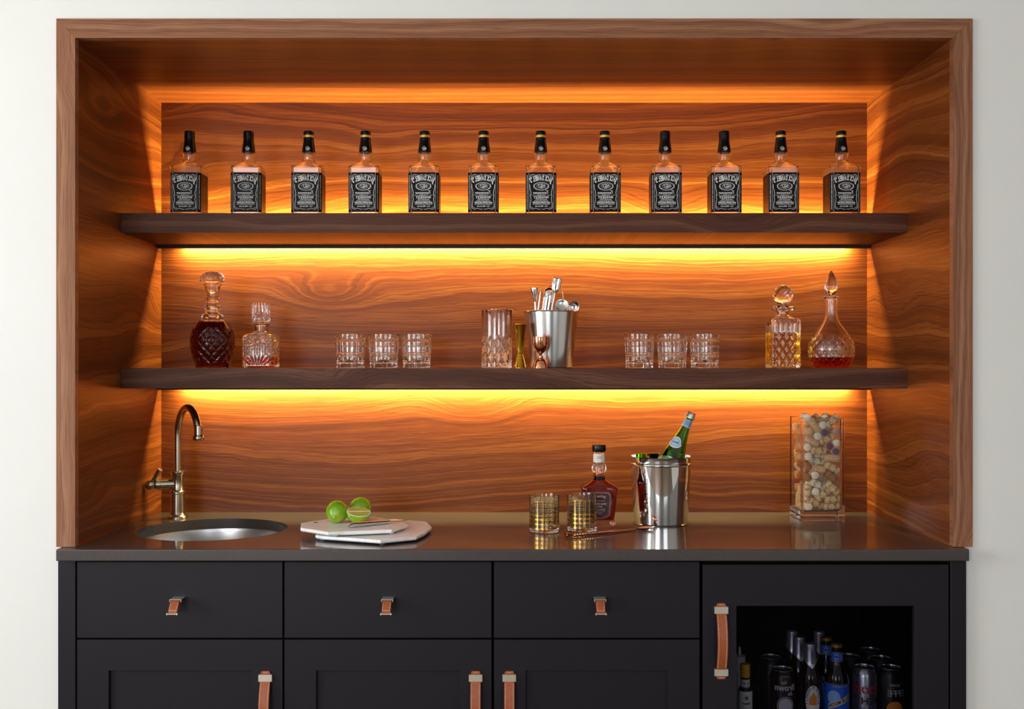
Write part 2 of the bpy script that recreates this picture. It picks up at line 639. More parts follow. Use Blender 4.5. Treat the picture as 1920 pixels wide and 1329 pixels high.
def shelf(label, zt, zb, up, power_down, power_up):
    t = thing('floating_shelf', label, 'shelf', (0, SH_F, zb), 'walnut shelves in the niche')
    off = (0, -SH_F, -zb)
    m = MB()
    x0, x1 = XL + .0008, XR - .0008
    if up:
        poly = [(SH_F, zb), (SH_B, zb), (SH_B, zt), (SH_F, zt)]
    else:
        poly = [(SH_F, zb), (SH_B, zb), (SH_B, zt - .014), (YB - .001, zt - .014), (YB - .001, zt), (SH_F, zt)]
    prism_x(m, poly, x0, x1)
    m.build('board', MATS['walnut_shelf'], t, off, smooth=False)
    MB().box(x0, x1, SH_B - .008, SH_B, zb - .0095, zb - .0002).build('light_lip', MATS['led_housing'], t, off, smooth=False)
    lx0, lx1 = -1.005, 1.012
    zl = zb + .0015
    MB().box(lx0, lx1, SH_B + .0005, SH_B + .0095, zl, zl + .006).build('led_strip', MATS['led_housing'], t, off, smooth=False)
    a = area('led_light_down', ((lx0 + lx1) / 2, SH_B + .0062, zl - .0006), ((lx0 + lx1) / 2, SH_B + .0062, 0), lx1 - lx0, .005, power_down, LED_COL)
    a.rotation_euler = (math.radians(25), 0, 0)     # strip faces down and back towards the panel
    if up:
        a = area('led_light_up', ((lx0 + lx1) / 2, SH_B + .0062, zt - .016), ((lx0 + lx1) / 2, SH_B + .0062, 9), lx1 - lx0, .005, power_up, LED_COL)
        a.rotation_euler = (PI - math.radians(14), 0, 0)
        MB().box(lx0, lx1, SH_B + .0005, SH_B + .0095, zt - .0225, zt - .0165).build('led_strip', MATS['led_housing'], t, off, smooth=False)
    return t


shelf('upper dark walnut shelf carrying the row of whiskey bottles', S1T, S1B, True, 38.0, 60.0)
shelf('lower dark walnut shelf carrying decanters, tumblers and bar tools', S2T, S2B, False, 38.0, 0)

# ------------------------------------------------------------------ counter with round sink hole
CB = CT - .0285
CXL, CXR, CYF, CYB = -1.105, 1.095, -0.030, YB - .0005
SKX, SKY, SKR = -0.819, 0.290, 0.1975
m = MB()
NS = 64
hx0, hx1 = SKX - .24, SKX + .24
ring_o, ring_i = [], []
for i in range(NS):
    t = 2 * PI * i / NS
    c, s = math.cos(t), math.sin(t)
    k = min((hx1 - hx0) / 2 / max(abs(c), 1e-9), (CYB - SKY if s > 0 else SKY - (CYF + .003)) / max(abs(s), 1e-9))
    ring_o.append((SKX + k * c, SKY + k * s))
    ring_i.append((SKX + SKR * c, SKY + SKR * s))
# exact rectangle corners
for cx, cyy in ((hx0, CYF + .003), (hx1, CYF + .003), (hx0, CYB), (hx1, CYB)):
    j = min(range(NS), key=lambda q: (ring_o[q][0] - cx) ** 2 + (ring_o[q][1] - cyy) ** 2)
    ring_o[j] = (cx, cyy)
for z in (CT, CB):
    v = [(x, y, z) for x, y in ring_o] + [(x, y, z) for x, y in ring_i]
    m.add(v, [(i, (i + 1) % NS, NS + (i + 1) % NS, NS + i) for i in range(NS)])
    for a, b in ((CXL, hx0), (hx1, CXR)):
        m.add([(a, CYF + .003, z), (b, CYF + .003, z), (b, CYB, z), (a, CYB, z)], [(0, 1, 2, 3)])
v = [(x, y, CT) for x, y in ring_i] + [(x, y, CB) for x, y in ring_i]
m.add(v, [(i, (i + 1) % NS, NS + (i + 1) % NS, NS + i) for i in range(NS)])
prof = [(CYF + .003, CT), (CYF + .0009, CT - .0009), (CYF, CT - .003), (CYF, CB + .003), (CYF + .0009, CB + .0009), (CYF + .003, CB)]
v = [(CXL, y, z) for y, z in prof] + [(CXR, y, z) for y, z in prof]
n = len(prof)
m.add(v, [(i, i + 1, n + i + 1, n + i) for i in range(n - 1)])
for x in (CXL, CXR):
    m.add([(x, CYB, CT), (x, CYB, CB)] + [(x, y, z) for y, z in reversed(prof)], [tuple(range(n + 2))])
m.add([(CXL, CYB, CT), (CXR, CYB, CT), (CXR, CYB, CB), (CXL, CYB, CB)], [(0, 1, 2, 3)])
ct = m.build('countertop', MATS['quartz'], None, (0, 0, 0), angle=12)
tag(ct, 'polished dark grey stone countertop with a round sink cut-out', 'countertop')

# round undermount sink
sk = thing('round_sink', 'round stainless steel sink set under the dark countertop', 'sink', (SKX, SKY, CB - .16))
zb = .16
R = SKR + .004
prof = [(R + .02, zb - .0006), (R, zb - .0006), (R - .002, zb - .01), (R - .004, zb - .06), (R - .012, zb - .11), (R - .04, zb - .145), (R - .08, zb - .153), (.03, zb - .158),
        (.03, zb - .160), (R - .08, zb - .156), (R - .038, zb - .148), (R - .009, zb - .112), (R, zb - .06), (R + .002, zb - .01), (R + .02, zb - .003)]
m = MB()
rs = [[(r * math.cos(2 * PI * j / 64), r * math.sin(2 * PI * j / 64), z) for j in range(64)] for r, z in prof]
m.rings(rs + [rs[0]], False, False)
m.build('bowl', MATS['brushed_steel'], sk)
MB().lathe([(.034, .002), (.034, .005), (.026, .0055), (.022, .003), (.010, .003), (.008, .006)], 32).build('drain', MATS['chrome'], sk)

# ------------------------------------------------------------------ base cabinets
CF, CI = -0.010, 0.010      # front faces and their backs


def cx(px):
    return (px - VX) * (D0 + CF) / F_PX


def cz(py):
    return CAMZ + (VY - py) * (D0 + CF) / F_PX


def strap_mesh():
    """leather strap, its clips and stitching, around z = 0 at the top, running down"""
    L, W, T = 0.184, 0.0245, 0.003
    N = 26
    path = []
    for i in range(N + 1):
        t = i / N
        bulge = 0.0215 * max(0.0, math.sin(PI * min(1, max(0, (t - .10) / .80)))) ** 0.8
        path.append((-0.003 - bulge, -t * L, t))
    top, bot = [], []
    for y, z, t in path:
        e = min(t, 1 - t) * L
        w_ = W / 2 * (1 if e > .009 else math.sqrt(max(0.0, 1 - (1 - e / .009) ** 2)) * .25 + .75)
        top.append([(-w_, y - T / 2, z), (w_, y - T / 2, z), (w_, y + T / 2, z), (-w_, y + T / 2, z)])
    s = MB().rings(top).mesh('strap', MATS['leather'], angle=50)
    clip = []
    for zc in (-.0165, -L + .0165):
        c = MB()
        c.box(-.0165, .0165, -.0085, -.0070, zc - .0085, zc + .0085, .0005)
        for sx in (-1, 1):
            c.box(sx * .0150 - .0012, sx * .0150 + .0012, -.0080, .0, zc - .0085, zc + .0085, .0004)
        clip.append(c.mesh('clip', MATS['brass_nickel']))
    st = MB()
    k = 0
    for i in range(2, 41):
        t = i / 42
        z = -t * L
        if abs(z + .0165) < .010 or abs(z + L - .0165) < .010:
            continue
        bulge = 0.0215 * max(0.0, math.sin(PI * min(1, max(0, (t - .10) / .80)))) ** 0.8
        y = -0.003 - bulge - T / 2
        for sx in (-1, 1):
            x = sx * (W / 2 - .0028)
            if min(t, 1 - t) * L < .008:
                x *= .8
            st.box(x - .00045, x + .00045, y - .0005, y + .0012, z - .0012, z + .0012)
    for zc in (-.0038, -L + .0038):
        for i in range(-1, 2):
            st.box(i * .004 - .0013, i * .004 + .0013, -.0052, -.0035, zc - .0005, zc + .0005)
    return s, clip, st.mesh('stitching', MATS['thread'], smooth=False)


STRAP = strap_mesh()


def strap_handle(parent, x, ztop, off):
    o = link('handle_strap', STRAP[0], parent, (x + off[0], CF + off[1], ztop + off[2]))
    o['label'] = 'brown stitched leather strap'
    for c in STRAP[1]:
        link('handle_clip', c, parent, o.location)
    st = link('stitching', STRAP[2], parent, o.location)


def pull_parts():
    """drawer pull in local coords: origin at the drawer face, under its top plate"""
    W = 0.0285
    br = MB()
    br.box(-W / 2, W / 2, -.031, 0, -.0016, 0, .0004)
    for sx in (-1, 1):
        br.box(sx * (W / 2 - .0008) - .0008, sx * (W / 2 - .0008) + .0008, -.031, -.0235, -.0062, -.001, .0003)
    bracket = br.mesh('bracket', MATS['brass_nickel'])
    a = [(-.0015 - .012, -.004), (-.028, -.0035), (-.0335, -.006), (-.052, -.0275), (-.053, -.0300), (-.0505, -.0305), (-.030, -.013), (-.012, -.010)]
    lw = .0105
    lm = MB()
    rs = []
    for i, (y, z) in enumerate(a):
        p = Vector((y, z))
        q = Vector(a[min(i + 1, len(a) - 1)]) - Vector(a[max(i - 1, 0)])
        nn = Vector((-q.y, q.x)).normalized() * .0011
        rs.append([(-lw, y + nn.x, z + nn.y), (lw, y + nn.x, z + nn.y), (lw, y - nn.x, z - nn.y), (-lw, y - nn.x, z - nn.y)])
    lm.rings(rs)
    leather = lm.mesh('pull_strap', MATS['leather'], angle=60)
    st = MB()
    for t in (.12, .30, .48, .66):
        y = -.0335 + (-.052 + .0335) * t - .0013
        z = -.006 + (-.0275 + .006) * t
        for sx in (-1, 1):
            st.box(sx * .0082 - .0005, sx * .0082 + .0005, y - .0007, y + .0007, z - .0011, z + .0011)
    for i in (-2, -1, 0, 1, 2):
        y, z = -.0335 - .0185 * .76 - .0013, -.006 - .0215 * .76
        st.box(i * .0035 - .0011, i * .0035 + .0011, y - .0007, y + .0007, z - .0005, z + .0005)
    stitch = st.mesh('stitching', MATS['thread'], smooth=False)
    pn = MB().tube([(-W / 2 + .001, -.0528, -.0302), (W / 2 - .001, -.0528, -.0302)], .0013, 10)
    for sx in (-1, 1):
        pn.tube([(sx * (W / 2 - .0035), -.0528, -.0302), (sx * (W / 2 - .001), -.0528, -.0302)], .0032, 14)
    pin = pn.mesh('pin', MATS['brass_nickel'])
    return bracket, leather, stitch, pin


PULL = pull_parts()


def shaker(x0, x1, z0, z1, sl, sr, rt, rb):
    """flat frame (stiles and rails) with square inner edge"""
    m = MB()
    def ring(dx, y, a, b, c, d):
        return [(x0 + a - dx, y, z0 + c - dx), (x1 - b + dx, y, z0 + c - dx), (x1 - b + dx, y, z1 - d + dx), (x0 + a - dx, y, z1 - d + dx)]
    o_, i_ = (0, 0, 0, 0), (sl, sr, rb, rt)
    rs = [ring(0, CI, *o_), ring(0, CF + .0012, *o_), ring(-.0012, CF, *o_), ring(.0008, CF, *i_), ring(0, CF + .0008, *i_), ring(0, CI, *i_)]
    m.rings(rs + [rs[0]], False, False)
    return m


units = [
    ('cabinet below the sink with leather pulls, beside the left wall', 108.5, 141.5, 144, 530, 333, 'R', 498.5),
    ('second cabinet, directly below the marble boards, strap handle at its right edge', None, None, 533, 922, 725.5, 'R', 892),
    ('third cabinet beside the drinks fridge, strap handle at its left edge', None, None, 926, 1312, 1120.5, 'L', 955),
]
for lab, f0, f1, p0, p1, pull, side, hx in units:
    x0, x1 = cx(p0), cx(p1)
    base = Vector(((x0 + x1) / 2, CI, 0))
    off = tuple(-base)
    t = thing('base_cabinet', 'dark charcoal shaker ' + lab, 'cabinet', base, 'dark shaker cabinets under the countertop')
    bx0 = cx(f0) if f0 else x0 - .0015
    bx1 = x1 + .0015
    m = MB()
    m.box(bx0 + .001, bx1, CI + .003, 0.60, .10, .70)
    if f0:  # leave room for the sink bowl
        m.box(bx0 + .001, bx0 + .019, CI + .003, .60, .70, CB - .001)
        m.box(bx1 - .018, bx1, CI + .003, .60, .70, CB - .001)
        m.box(bx0 + .019, bx1 - .018, CI + .003, .045, .70, CB - .001)
    else:
        m.box(bx0 + .001, bx1, CI + .003, .60, .70, CB - .001)
    m.box(bx0 + .001, bx1, CI + .06, .08, 0, .10)
    m.build('body', MATS['cabinet_inside'], t, off, smooth=False)
    if f0:
        MB().box(cx(f0), cx(f1), CF, CI + .003, .0, CB - .0005, .0012).build('filler_panel', MATS['cabinet_paint'], t, off)
    d = MB().box(x0, x1, CF, CI, cz(1196.2), CB - .0045, .0014).build('drawer_front', MATS['cabinet_paint'], t, off)
    pz = cz(1118.5)
    for nm, me in zip(('handle_bracket', 'handle_strap', 'stitching', 'handle_pin'), PULL):
        link(nm, me, d, (cx(pull) + .004, CF, pz))
    dz1, dz0 = cz(1199.2), .105
    m = shaker(x0, x1, dz0, dz1, cx(204) - cx(144), cx(204) - cx(144), cz(1199.2) - cz(1257.5), .078)
    d = m.build('door', MATS['cabinet_paint'], t, off)
    MB().box(x0 + .06, x1 - .06, .0, .008, dz0 + .06, dz1 - .06).build('door_panel', MATS['cabinet_paint'], d, smooth=False)
    strap_handle(d, cx(hx), cz(1257), (0, 0, 0))
for o in list(bpy.data.objects):
    if o.name.startswith('stitching'):
        o['kind'] = 'stuff'

# ------------------------------------------------------------------ glass and print materials
glass('clear_glass', (1.0, 0.985, 0.95, 1), 1.5)
glass('crystal', (1.0, 0.99, 0.975, 1), 1.52)
liquid('whiskey_dark', (0.72, 0.33, 0.05, 1), 55.0)
liquid('whiskey_rye', (0.84, 0.36, 0.03, 1), 95.0)
liquid('whiskey_red', (0.92, 0.57, 0.07, 1), 60.0)
liquid('whiskey_amber', (0.992, 0.875, 0.20, 1), 60.0)
liquid('whiskey_port', (0.89, 0.42, 0.05, 1), 60.0)
glow_glass('glow_bottle_glass', (1.0, .98, .92, 1), 1.5, .07, (1.0, .85, .45, 1))  # clear glass; warm tint and yellow translucency imitate strip light glowing in it
glass('green_glass', (0.24, 0.62, 0.08, 1), 1.5)
glass('brown_glass', (0.10, 0.045, 0.015, 1), 1.5)
principled('label_black', srgb('#100e0f'), 0.4, spec=0.16)
principled('ink_white', srgb('#e9e6e2'), 0.6)
principled('ink_brown', srgb('#8a5a34'), 0.6)
principled('cap_black', srgb('#0b090a'), 0.25, spec=0.35)
principled('gold_seal', srgb('#e3bd62'), 0.3, 0.6)
principled('label_white', srgb('#e4e0d6'), 0.6)
principled('ink_dark', srgb('#2a2630'), 0.6)


def sq_r(t, hx, hy, c):
    """radius of a chamfered rectangle in direction t"""
    a, b = abs(math.cos(t)), abs(math.sin(t))
    r = min(hx / max(a, 1e-9), hy / max(b, 1e-9))
    return min(r, (hx + hy - c) / (a + b)) if c else r


def se_r(t, hx, hy, p):
    """radius of a superellipse in direction t"""
    a, b = abs(math.cos(t)) / hx, abs(math.sin(t)) / hy
    return (a ** p + b ** p) ** (-1 / p)


def loft(mb, rows, angs, disp=None, cap0=True, cap1=True):
    """rows: (z, fn(angle)->radius); disp(x, y, z, t) inward"""
    rs = []
    for row in rows:
        z, fn = row[0], row[1]
        ring = []
        for t in angs:
            r = fn(t)
            x, y = r * math.cos(t), r * math.sin(t)
            if disp and not (len(row) > 2 and row[2]):
                d = disp(x, y, z, t)
                x -= d * math.cos(t)
                y -= d * math.sin(t)
            ring.append((x, y, z))
        rs.append(ring)
    return mb.rings(rs, cap0, cap1)


def mixr(k, f, g):
    return lambda t: f(t) * (1 - k) + g(t) * k


# ------------------------------------------------------------------ square black-label whiskey bottles
HW, CHF = 0.0428, 0.0078          # half width, chamfer
flat = HW - CHF
angs = sorted(set([round(2 * PI * i / 64, 6) for i in range(64)] +
                  [round((math.atan2(sy, sx)) % (2 * PI), 6) for sx, sy in
                   [(HW * a, flat * b) for a in (1, -1) for b in (1, -1)] + [(flat * a, HW * b) for a in (1, -1) for b in (1, -1)]]))
def SQ(k): return lambda t: sq_r(t, HW * k, HW * k, CHF * k)
def CI_(r): return lambda t: r
def OCT(r): return lambda t: min(r / max(math.cos((t + PI / 8) % (PI / 4) - PI / 8), .1), r * 1.045)
out_rows = [(0, SQ(.93)), (.003, SQ(.985)), (.007, SQ(1)), (.070, SQ(1)), (.1405, SQ(1)), (.1425, SQ(1.012)), (.147, SQ(1.012)), (.1500, SQ(1.0)),
            (.1525, mixr(.12, SQ(.93), CI_(.040))), (.1575, mixr(.45, SQ(.78), CI_(.034))), (.1620, mixr(.75, SQ(.62), CI_(.027))), (.1660, mixr(1, SQ(.5), CI_(.0205))),
            (.1685, CI_(.0178)), (.1695, CI_(.0186)), (.1708, CI_(.0186)), (.1718, CI_(.0172)), (.178, OCT(.0178)), (.1935, OCT(.0186)), (.205, CI_(.0160)), (.236, CI_(.0118)), (.2495, CI_(.0115))]
wt = .0032
in_rows = [(.2495, CI_(.0088)), (.236, CI_(.0090)), (.205, CI_(.0128)), (.1935, CI_(.0148)), (.178, CI_(.0142)), (.1695, CI_(.0142)), (.1660, CI_(.0160)), (.1610, mixr(.75, SQ(.55), CI_(.023))),
           (.1555, mixr(.45, SQ(.70), CI_(.030))), (.150, mixr(.12, SQ(.86), CI_(.036))), (.146, SQ(.925)), (.070, SQ(.925)), (.013, SQ(.92)), (.009, SQ(.80))]
m = MB()
loft(m, [(z, f) for z, f in out_rows] + [(z, f) for z, f in in_rows], angs)
ME_glass = m.mesh('glass_body', MATS['glow_bottle_glass'], angle=28)

# black label: front with both chamfers and the two sides, a thin wrap standing 0.3 mm proud
LZ0, LZ1 = .0185, .1305
e = .0004
path = [(-HW - e, HW - CHF - .004), (-HW - e, -flat), (-flat, -HW - e), (flat, -HW - e), (HW + e, -flat), (HW + e, HW - CHF - .004)]
inner = [(-HW + .0002, HW - CHF - .004), (-HW + .0002, -flat), (-flat, -HW + .0002), (flat, -HW + .0002), (HW - .0002, -flat), (HW - .0002, HW - CHF - .004)]
m = MB()
poly = path + inner[::-1]
n = len(path)
v = [(x, y, LZ0) for x, y in path] + [(x, y, LZ1) for x, y in path]
m.add(v, [(i, i + 1, n + i + 1, n + i) for i in range(n - 1)])
ME_label = m.mesh('label', MATS['label_black'], smooth=False, recalc=False)

K = 1.077e-4      # metres per pixel of the label close-up
def U(x): return (x - 617) * K
def V(y): return (718 - y) * K + (LZ0 + LZ1) / 2
pr = Print()
pr.arc("JACK DANIEL'S", 0, V(352), .0160, .066, .0680, stretch=1.22, bold=.00055)
pr.ellipse(0, V(565), .0215, .0112, .0009)
pr.ellipse(0, V(565), .0190, .0093, .0004)
pr.ellipse(0, V(560), .0128, .0063, .0007)
for sx in (-1, 1):
    pr.line([(sx * .0205, V(510)), (sx * .0195, V(580)), (sx * .013, V(640))], .0011)
pr.text('OLD', 0, V(520), .0038, bold=.0001)
pr.text('No.7', 0, V(562), .0092, width=.0195, bold=.00025, shear=.15)
pr.text('BRAND', 0, V(606), .0026, bold=.00005)
pr.text('T', .0195, V(722), .0125, shear=.35, bold=.0001)
pr.text('ennessee', -.0035, V(735), .0098, width=.0385, shear=.35, bold=.00015)
pr.text('SOUR MASH', 0, V(797), .0042, width=.024, bold=.00005)
for sx in (-1, 1):
    pr.line([(sx * .0150, V(795)), (sx * .0270, V(795))], .0005)
pr.text('WHISKEY', 0, V(858), .0098, width=.0440, bold=.0003, spacing=1.15)
pr.text('DISTILLED & BOTTLED BY', 0, V(915), .0032, width=.033, bold=.0001)
pr.text('JACK DANIEL DISTILLERY LYNCHBURG', 0, V(951), .0032, width=.040, bold=.0001)
pr.text('JACK DANIEL DISTILLERY', 0, V(992), .0050, width=.0510, bold=.00025)
pr.text('LYNCHBURG, TENNESSEE USA', 0, V(1033), .0034, width=.049, bold=.0001)
pr.text('1.0 L  40% alc./vol.', 0, V(1088), .0058, width=.036, bold=.00015)
# scroll border
def scroll(flipv):
    s = -1 if flipv else 1
    vm = V(700)
    def Q(x, y): return (U(x), vm + s * (V(y) - vm)) if not flipv else (U(x), vm - (V(y) - vm) - .0003)
    for mx in (1, -1):
        def R_(pts): return [(mx * a, b) for a, b in [Q(x, y) for x, y in pts]]
        pr.line(R_([(600, 268), (570, 258), (530, 264), (490, 280), (450, 270), (410, 256), (370, 258), (340, 272), (324, 296)]), .0009)
        pr.line(R_([(324, 296), (318, 318), (330, 330), (350, 322), (362, 304), (385, 292), (412, 290)]), .0007)
        pr.line(R_([(318, 520), (318, 580), (330, 640), (344, 700), (352, 745), (340, 775), (350, 790)]), .0012)
scroll(False)
for mx in (1, -1):
    pr.line([(mx * U(x), V(y)) for x, y in [(350, 790), (332, 815), (344, 850), (352, 900), (342, 960), (330, 1020), (330, 1080), (325, 1110)]], .0012)
    pr.line([(mx * U(x), V(y)) for x, y in [(600, 1160), (560, 1168), (520, 1158), (480, 1142), (440, 1152), (400, 1166), (360, 1160), (332, 1140), (322, 1112)]], .0009)
    pr.line([(mx * U(x), V(y)) for x, y in [(335, 1100), (360, 1110), (385, 1128), (410, 1130)]], .0007)
    pr.line([(mx * (flat - .0004), LZ0 + .0005), (mx * (flat - .0004), LZ1 - .0005)], .0006)
ME_front = pr.mesh('front_lettering', MATS['ink_white'], lambda u, v: (u, -HW - e - .0003, v))


def sidelines(sx):
    p = Print()
    p.text('TENNESSEE SOUR MASH WHISKEY  JACK DANIEL DISTILLERY', 0, 0, .0034, width=.098, bold=.0001)
    d = Vector((sx, -1, 0)).normalized()
    c = Vector((sx * (HW - CHF / 2), -(HW - CHF / 2), (LZ0 + LZ1) / 2)) + d * (e + .0004)
    tdir = Vector((1, sx, 0)).normalized()
    return p.mesh('chamfer_lettering', MATS['ink_white'], lambda u, v: tuple(c + Vector((0, 0, u)) + tdir * v))


ME_ch = [sidelines(-1), sidelines(1)]


def sideprint(sx):
    p = Print()
    for k in range(4):
        vv = (LZ0 + LZ1) / 2 + (1.5 - k) * .026
        p.ellipse(0, vv, .0055, .0085, .0011, n=18)
        p.text('7', .000, vv, .0105, bold=.0002, shear=.3)
        p.line([(.012, vv - .010), (.012, vv + .010)], .0007)
        p.line([(-.012, vv - .010), (-.012, vv + .010)], .0007)
    return p.mesh('side_lettering', MATS['ink_brown'], lambda u, v: (sx * (HW + e + .0003), u - .004, v))


ME_sd = [sideprint(-1), sideprint(1)]
ME_wrap = MB().lathe([(.0190, .1937), (.0188, .196), (.0181, .206), (.0166, .216), (.0153, .224), (.0147, .230), (.0147, .2365), (.0117, .2366), (.0162, .205), (.0188, .1938)], 32, cap0=False, cap1=False).mesh('neck_sleeve', MATS['cap_black'])
p = Print()
p.text('OLD', 0, .0075, .0036, bold=.0001)
p.text('No.7', 0, .003, .0070, width=.0135, bold=.0003, shear=.15)
p.text('BRAND', 0, -.0015, .0026, bold=.0001)
ME_wt = p.mesh('sleeve_lettering', MATS['ink_white'], lambda u, v: ((.0185 - .13 * v) * math.sin(u / .0185), -(.0190 - .155 * v) * math.cos(u / .0185) - .0004, .2000 + v))
ME_ring = [MB().lathe([(.0135, .2366), (.0148, .2370), (.0149, .2400), (.0148, .2432), (.0135, .2436)], 32).mesh('seal_ring', MATS[k]) for k in ('gold_seal', 'cap_black')]
ME_cap = MB().lathe([(.0132, .2437), (.0146, .2440), (.0147, .2520), (.0144, .2545), (.0132, .2556)], 40).mesh('cap', MATS['cap_black'])

BX = [355.4, 466, 578.8, 685.4, 796.4, 906.9, 1014, 1134, 1247, 1357.8, 1464, 1577.5]
GOLD = [0, 0, 1, 1, 1, 1, 1, 1, 0, 0, 1, 1]
ORD = ['leftmost of the row', 'second from the left end', 'third from the left end', 'fourth from the left end', 'fifth from the left end', 'sixth from the left end',
       'sixth from the right end', 'fifth from the right end', 'fourth from the right end', 'third from the right end', 'second from the right end', 'rightmost of the row']
first = None
for i, (bx, gd) in enumerate(zip(BX, GOLD)):
    loc = P(bx, 690, 0.445)
    loc.z = S1T + .0002
    lab = 'empty square black-label whiskey bottle with %s seal, %s' % ('gold' if gd else 'black', ORD[i])
    t = thing('whiskey_bottle', lab, 'bottle', loc, 'black-label whiskey bottles on the upper shelf', rot=(0, 0, [0.0, .06, .02, 0, 0, .0, 0, -.03, -.03, -.02, 0, 0][i]))
    link('glass_body', ME_glass, t)
    lb = link('label', ME_label, t)
    link('lettering', ME_front, lb)
    for q in ME_ch + ME_sd:
        link('lettering', q, lb)
    nk = link('neck_sleeve', ME_wrap, t)
    link('lettering', ME_wt, nk)
    link('seal_ring', ME_ring[0 if gd else 1], t)
    link('cap', ME_cap, t)

# ------------------------------------------------------------------ cut patterns
def vgroove(a, wd):
    d = abs(a - round(a))
    return max(0.0, 1 - d / wd)


def sm(x, a, b):
    t = min(1, max(0, (x - a) / (b - a)))
    return t * t * (3 - 2 * t)


def densify(prof, step):
    out = [prof[0]]
    for a, b in zip(prof, prof[1:]):
        L = math.hypot(b[0] - a[0], b[1] - a[1])
        k = max(1, int(math.ceil(L / step)))
        out += [(a[0] + (b[0] - a[0]) * i / k, a[1] + (b[1] - a[1]) * i / k) for i in range(1, k + 1)]
    return out


def smooth_prof(prof, sub=4):
    """Catmull-Rom through the profile points"""
    out = []
    p = [prof[0]] + list(prof) + [prof[-1]]
    for i in range(1, len(p) - 2):
        for k in range(sub):
            t = k / sub
            q = []
            for d in (0, 1):
                a, b, c, e_ = p[i - 1][d], p[i][d], p[i + 1][d], p[i + 2][d]
                q.append(0.5 * (2 * b + (c - a) * t + (2 * a - 5 * b + 4 * c - e_) * t * t + (3 * b - a - 3 * c + e_) * t ** 3))
            out.append((max(q[0], .0005), q[1]))
    out.append(prof[-1])
    return out


def vessel(outer, innr, n, disp=None):
    """outer profile bottom->top, inner top->bottom, closed hollow glass"""
    m = MB()
    rs = []
    for k, (r, z) in enumerate(outer + innr):
        ring = []
        for j in range(n):
            t = 2 * PI * j / n
            rr = r - (disp(t, z) if disp and k < len(outer) else 0)
            ring.append((rr * math.cos(t), rr * math.sin(t), z))
        rs.append(ring)
    return m.rings(rs)


KS = 1 / 657.6          # metres per pixel on the lower shelf (Y = 0.43)
YS = 0.43
def shelf_loc(px, Y=YS):
    q = P(px, 690, Y)
    q.z = S2T + .0002
    return q


# ------------------------------------------------------------------ round ring-neck decanter
k4 = KS / 5.315
def z4(y): return (1066 - y) * k4
def r4(r): return r * k4
t = thing('ring_neck_decanter', 'round cut-glass decanter full of dark whiskey with mushroom stopper and ringed neck', 'decanter', shelf_loc(398.5))
outer = [(r4(150), 0), (r4(162), z4(1062)), (r4(170), z4(1040))] + smooth_prof([(r4(176), z4(1010)), (r4(200), z4(930)), (r4(217), z4(845)), (r4(216), z4(765)), (r4(196), z4(685)), (r4(150), z4(612)), (r4(112), z4(582))], 6)
outer += smooth_prof([(r4(98), z4(574)), (r4(110), z4(560)), (r4(110), z4(545)), (r4(96), z4(530)), (r4(72), z4(518)), (r4(69), z4(498)), (r4(74), z4(484)), (r4(91), z4(468)), (r4(86), z4(450)), (r4(64), z4(432)), (r4(62), z4(412)), (r4(76), z4(394)), (r4(79), z4(378)), (r4(66), z4(356)), (r4(68), z4(310)), (r4(74), z4(262)), (r4(88), z4(236)), (r4(90), z4(230))], 3)
innr = [(r4(80), z4(231)), (r4(62), z4(262)), (r4(52), z4(300)), (r4(46), z4(360)), (r4(46), z4(500)), (r4(60), z4(560)), (r4(118), z4(606)), (r4(132), z4(614))]      # the air space ends at the liquid
def dia4(tt, z):
    mk = sm(z, z4(1020), z4(985)) * (1 - sm(z, z4(700), z4(660)))
    u, v_ = tt * 14 / (2 * PI), (z - z4(840)) / .0285
    fl = (1 - sm(z, z4(612), z4(580))) * sm(z, z4(690), z4(650)) * .0010 * abs(math.sin(tt * 12))
    return max(vgroove(u + v_, .17), vgroove(u - v_, .17)) * .0030 * mk + fl
dense = densify(outer, .0018)
vessel(dense, innr, 168, dia4).build('glass_body', MATS['crystal'], t, angle=40)
liq = [(r4(138), z4(1031))] + [(r - .0048, z - .001) for r, z in smooth_prof([(r4(176), z4(1010)), (r4(200), z4(930)), (r4(217), z4(845)), (r4(216), z4(765)), (r4(196), z4(685)), (r4(152), z4(616))], 3)]
MB().lathe(liq, 64).build('whiskey', MATS['whiskey_dark'], t)
st = smooth_prof([(r4(20), z4(330)), (r4(42), z4(310)), (r4(50), z4(262)), (r4(52), z4(222)), (r4(60), z4(212)), (r4(118), z4(206)), (r4(128), z4(196)), (r4(122), z4(170)), (r4(100), z4(135)), (r4(66), z4(112)), (r4(20), z4(104))], 4)
MB().lathe(st, 96, disp=lambda tt, z: .0012 * (1 - abs(math.sin(tt * 9))) * sm(z, z4(196), z4(165)) * (1 - sm(z, z4(115), z4(104)))).build('stopper', MATS['crystal'], t, angle=50)

# ------------------------------------------------------------------ square pinwheel decanter
loc = shelf_loc(489.3, 0.445)
t = thing('square_decanter', 'square pinwheel-cut decanter with a little reddish whiskey and block stopper', 'decanter', loc)
H2 = .0455
def q2(y): return (1066 - y) / 5.315 / 657
def pin(x, y, z, tt):
    fc = y if abs(x) >= abs(y) else x
    zz = z - .073
    r = math.hypot(fc, zz)
    g = 0
    if r < .024:
        ph = math.atan2(zz, fc)
        g = vgroove(ph * 14 / (2 * PI) + r * 28, .28) * sm(r, .001, .006) * (1 - sm(r, .020, .024))
    elif z < .100 and z > .008:
        if z < .036:
            ph = math.atan2(z + .004, fc)
            g = vgroove(ph * 22 / (2 * PI), .24)
        elif abs(fc) > .022:
            g = max(vgroove(fc / .011 + z / .016, .2), vgroove(fc / .011 - z / .016, .2))
        else:
            g = vgroove(fc / .0075, .2) * .6
    if abs(fc) > H2 - .006:
        g = 0
    return g * .0026
A2 = [2 * PI * i / 224 for i in range(224)]
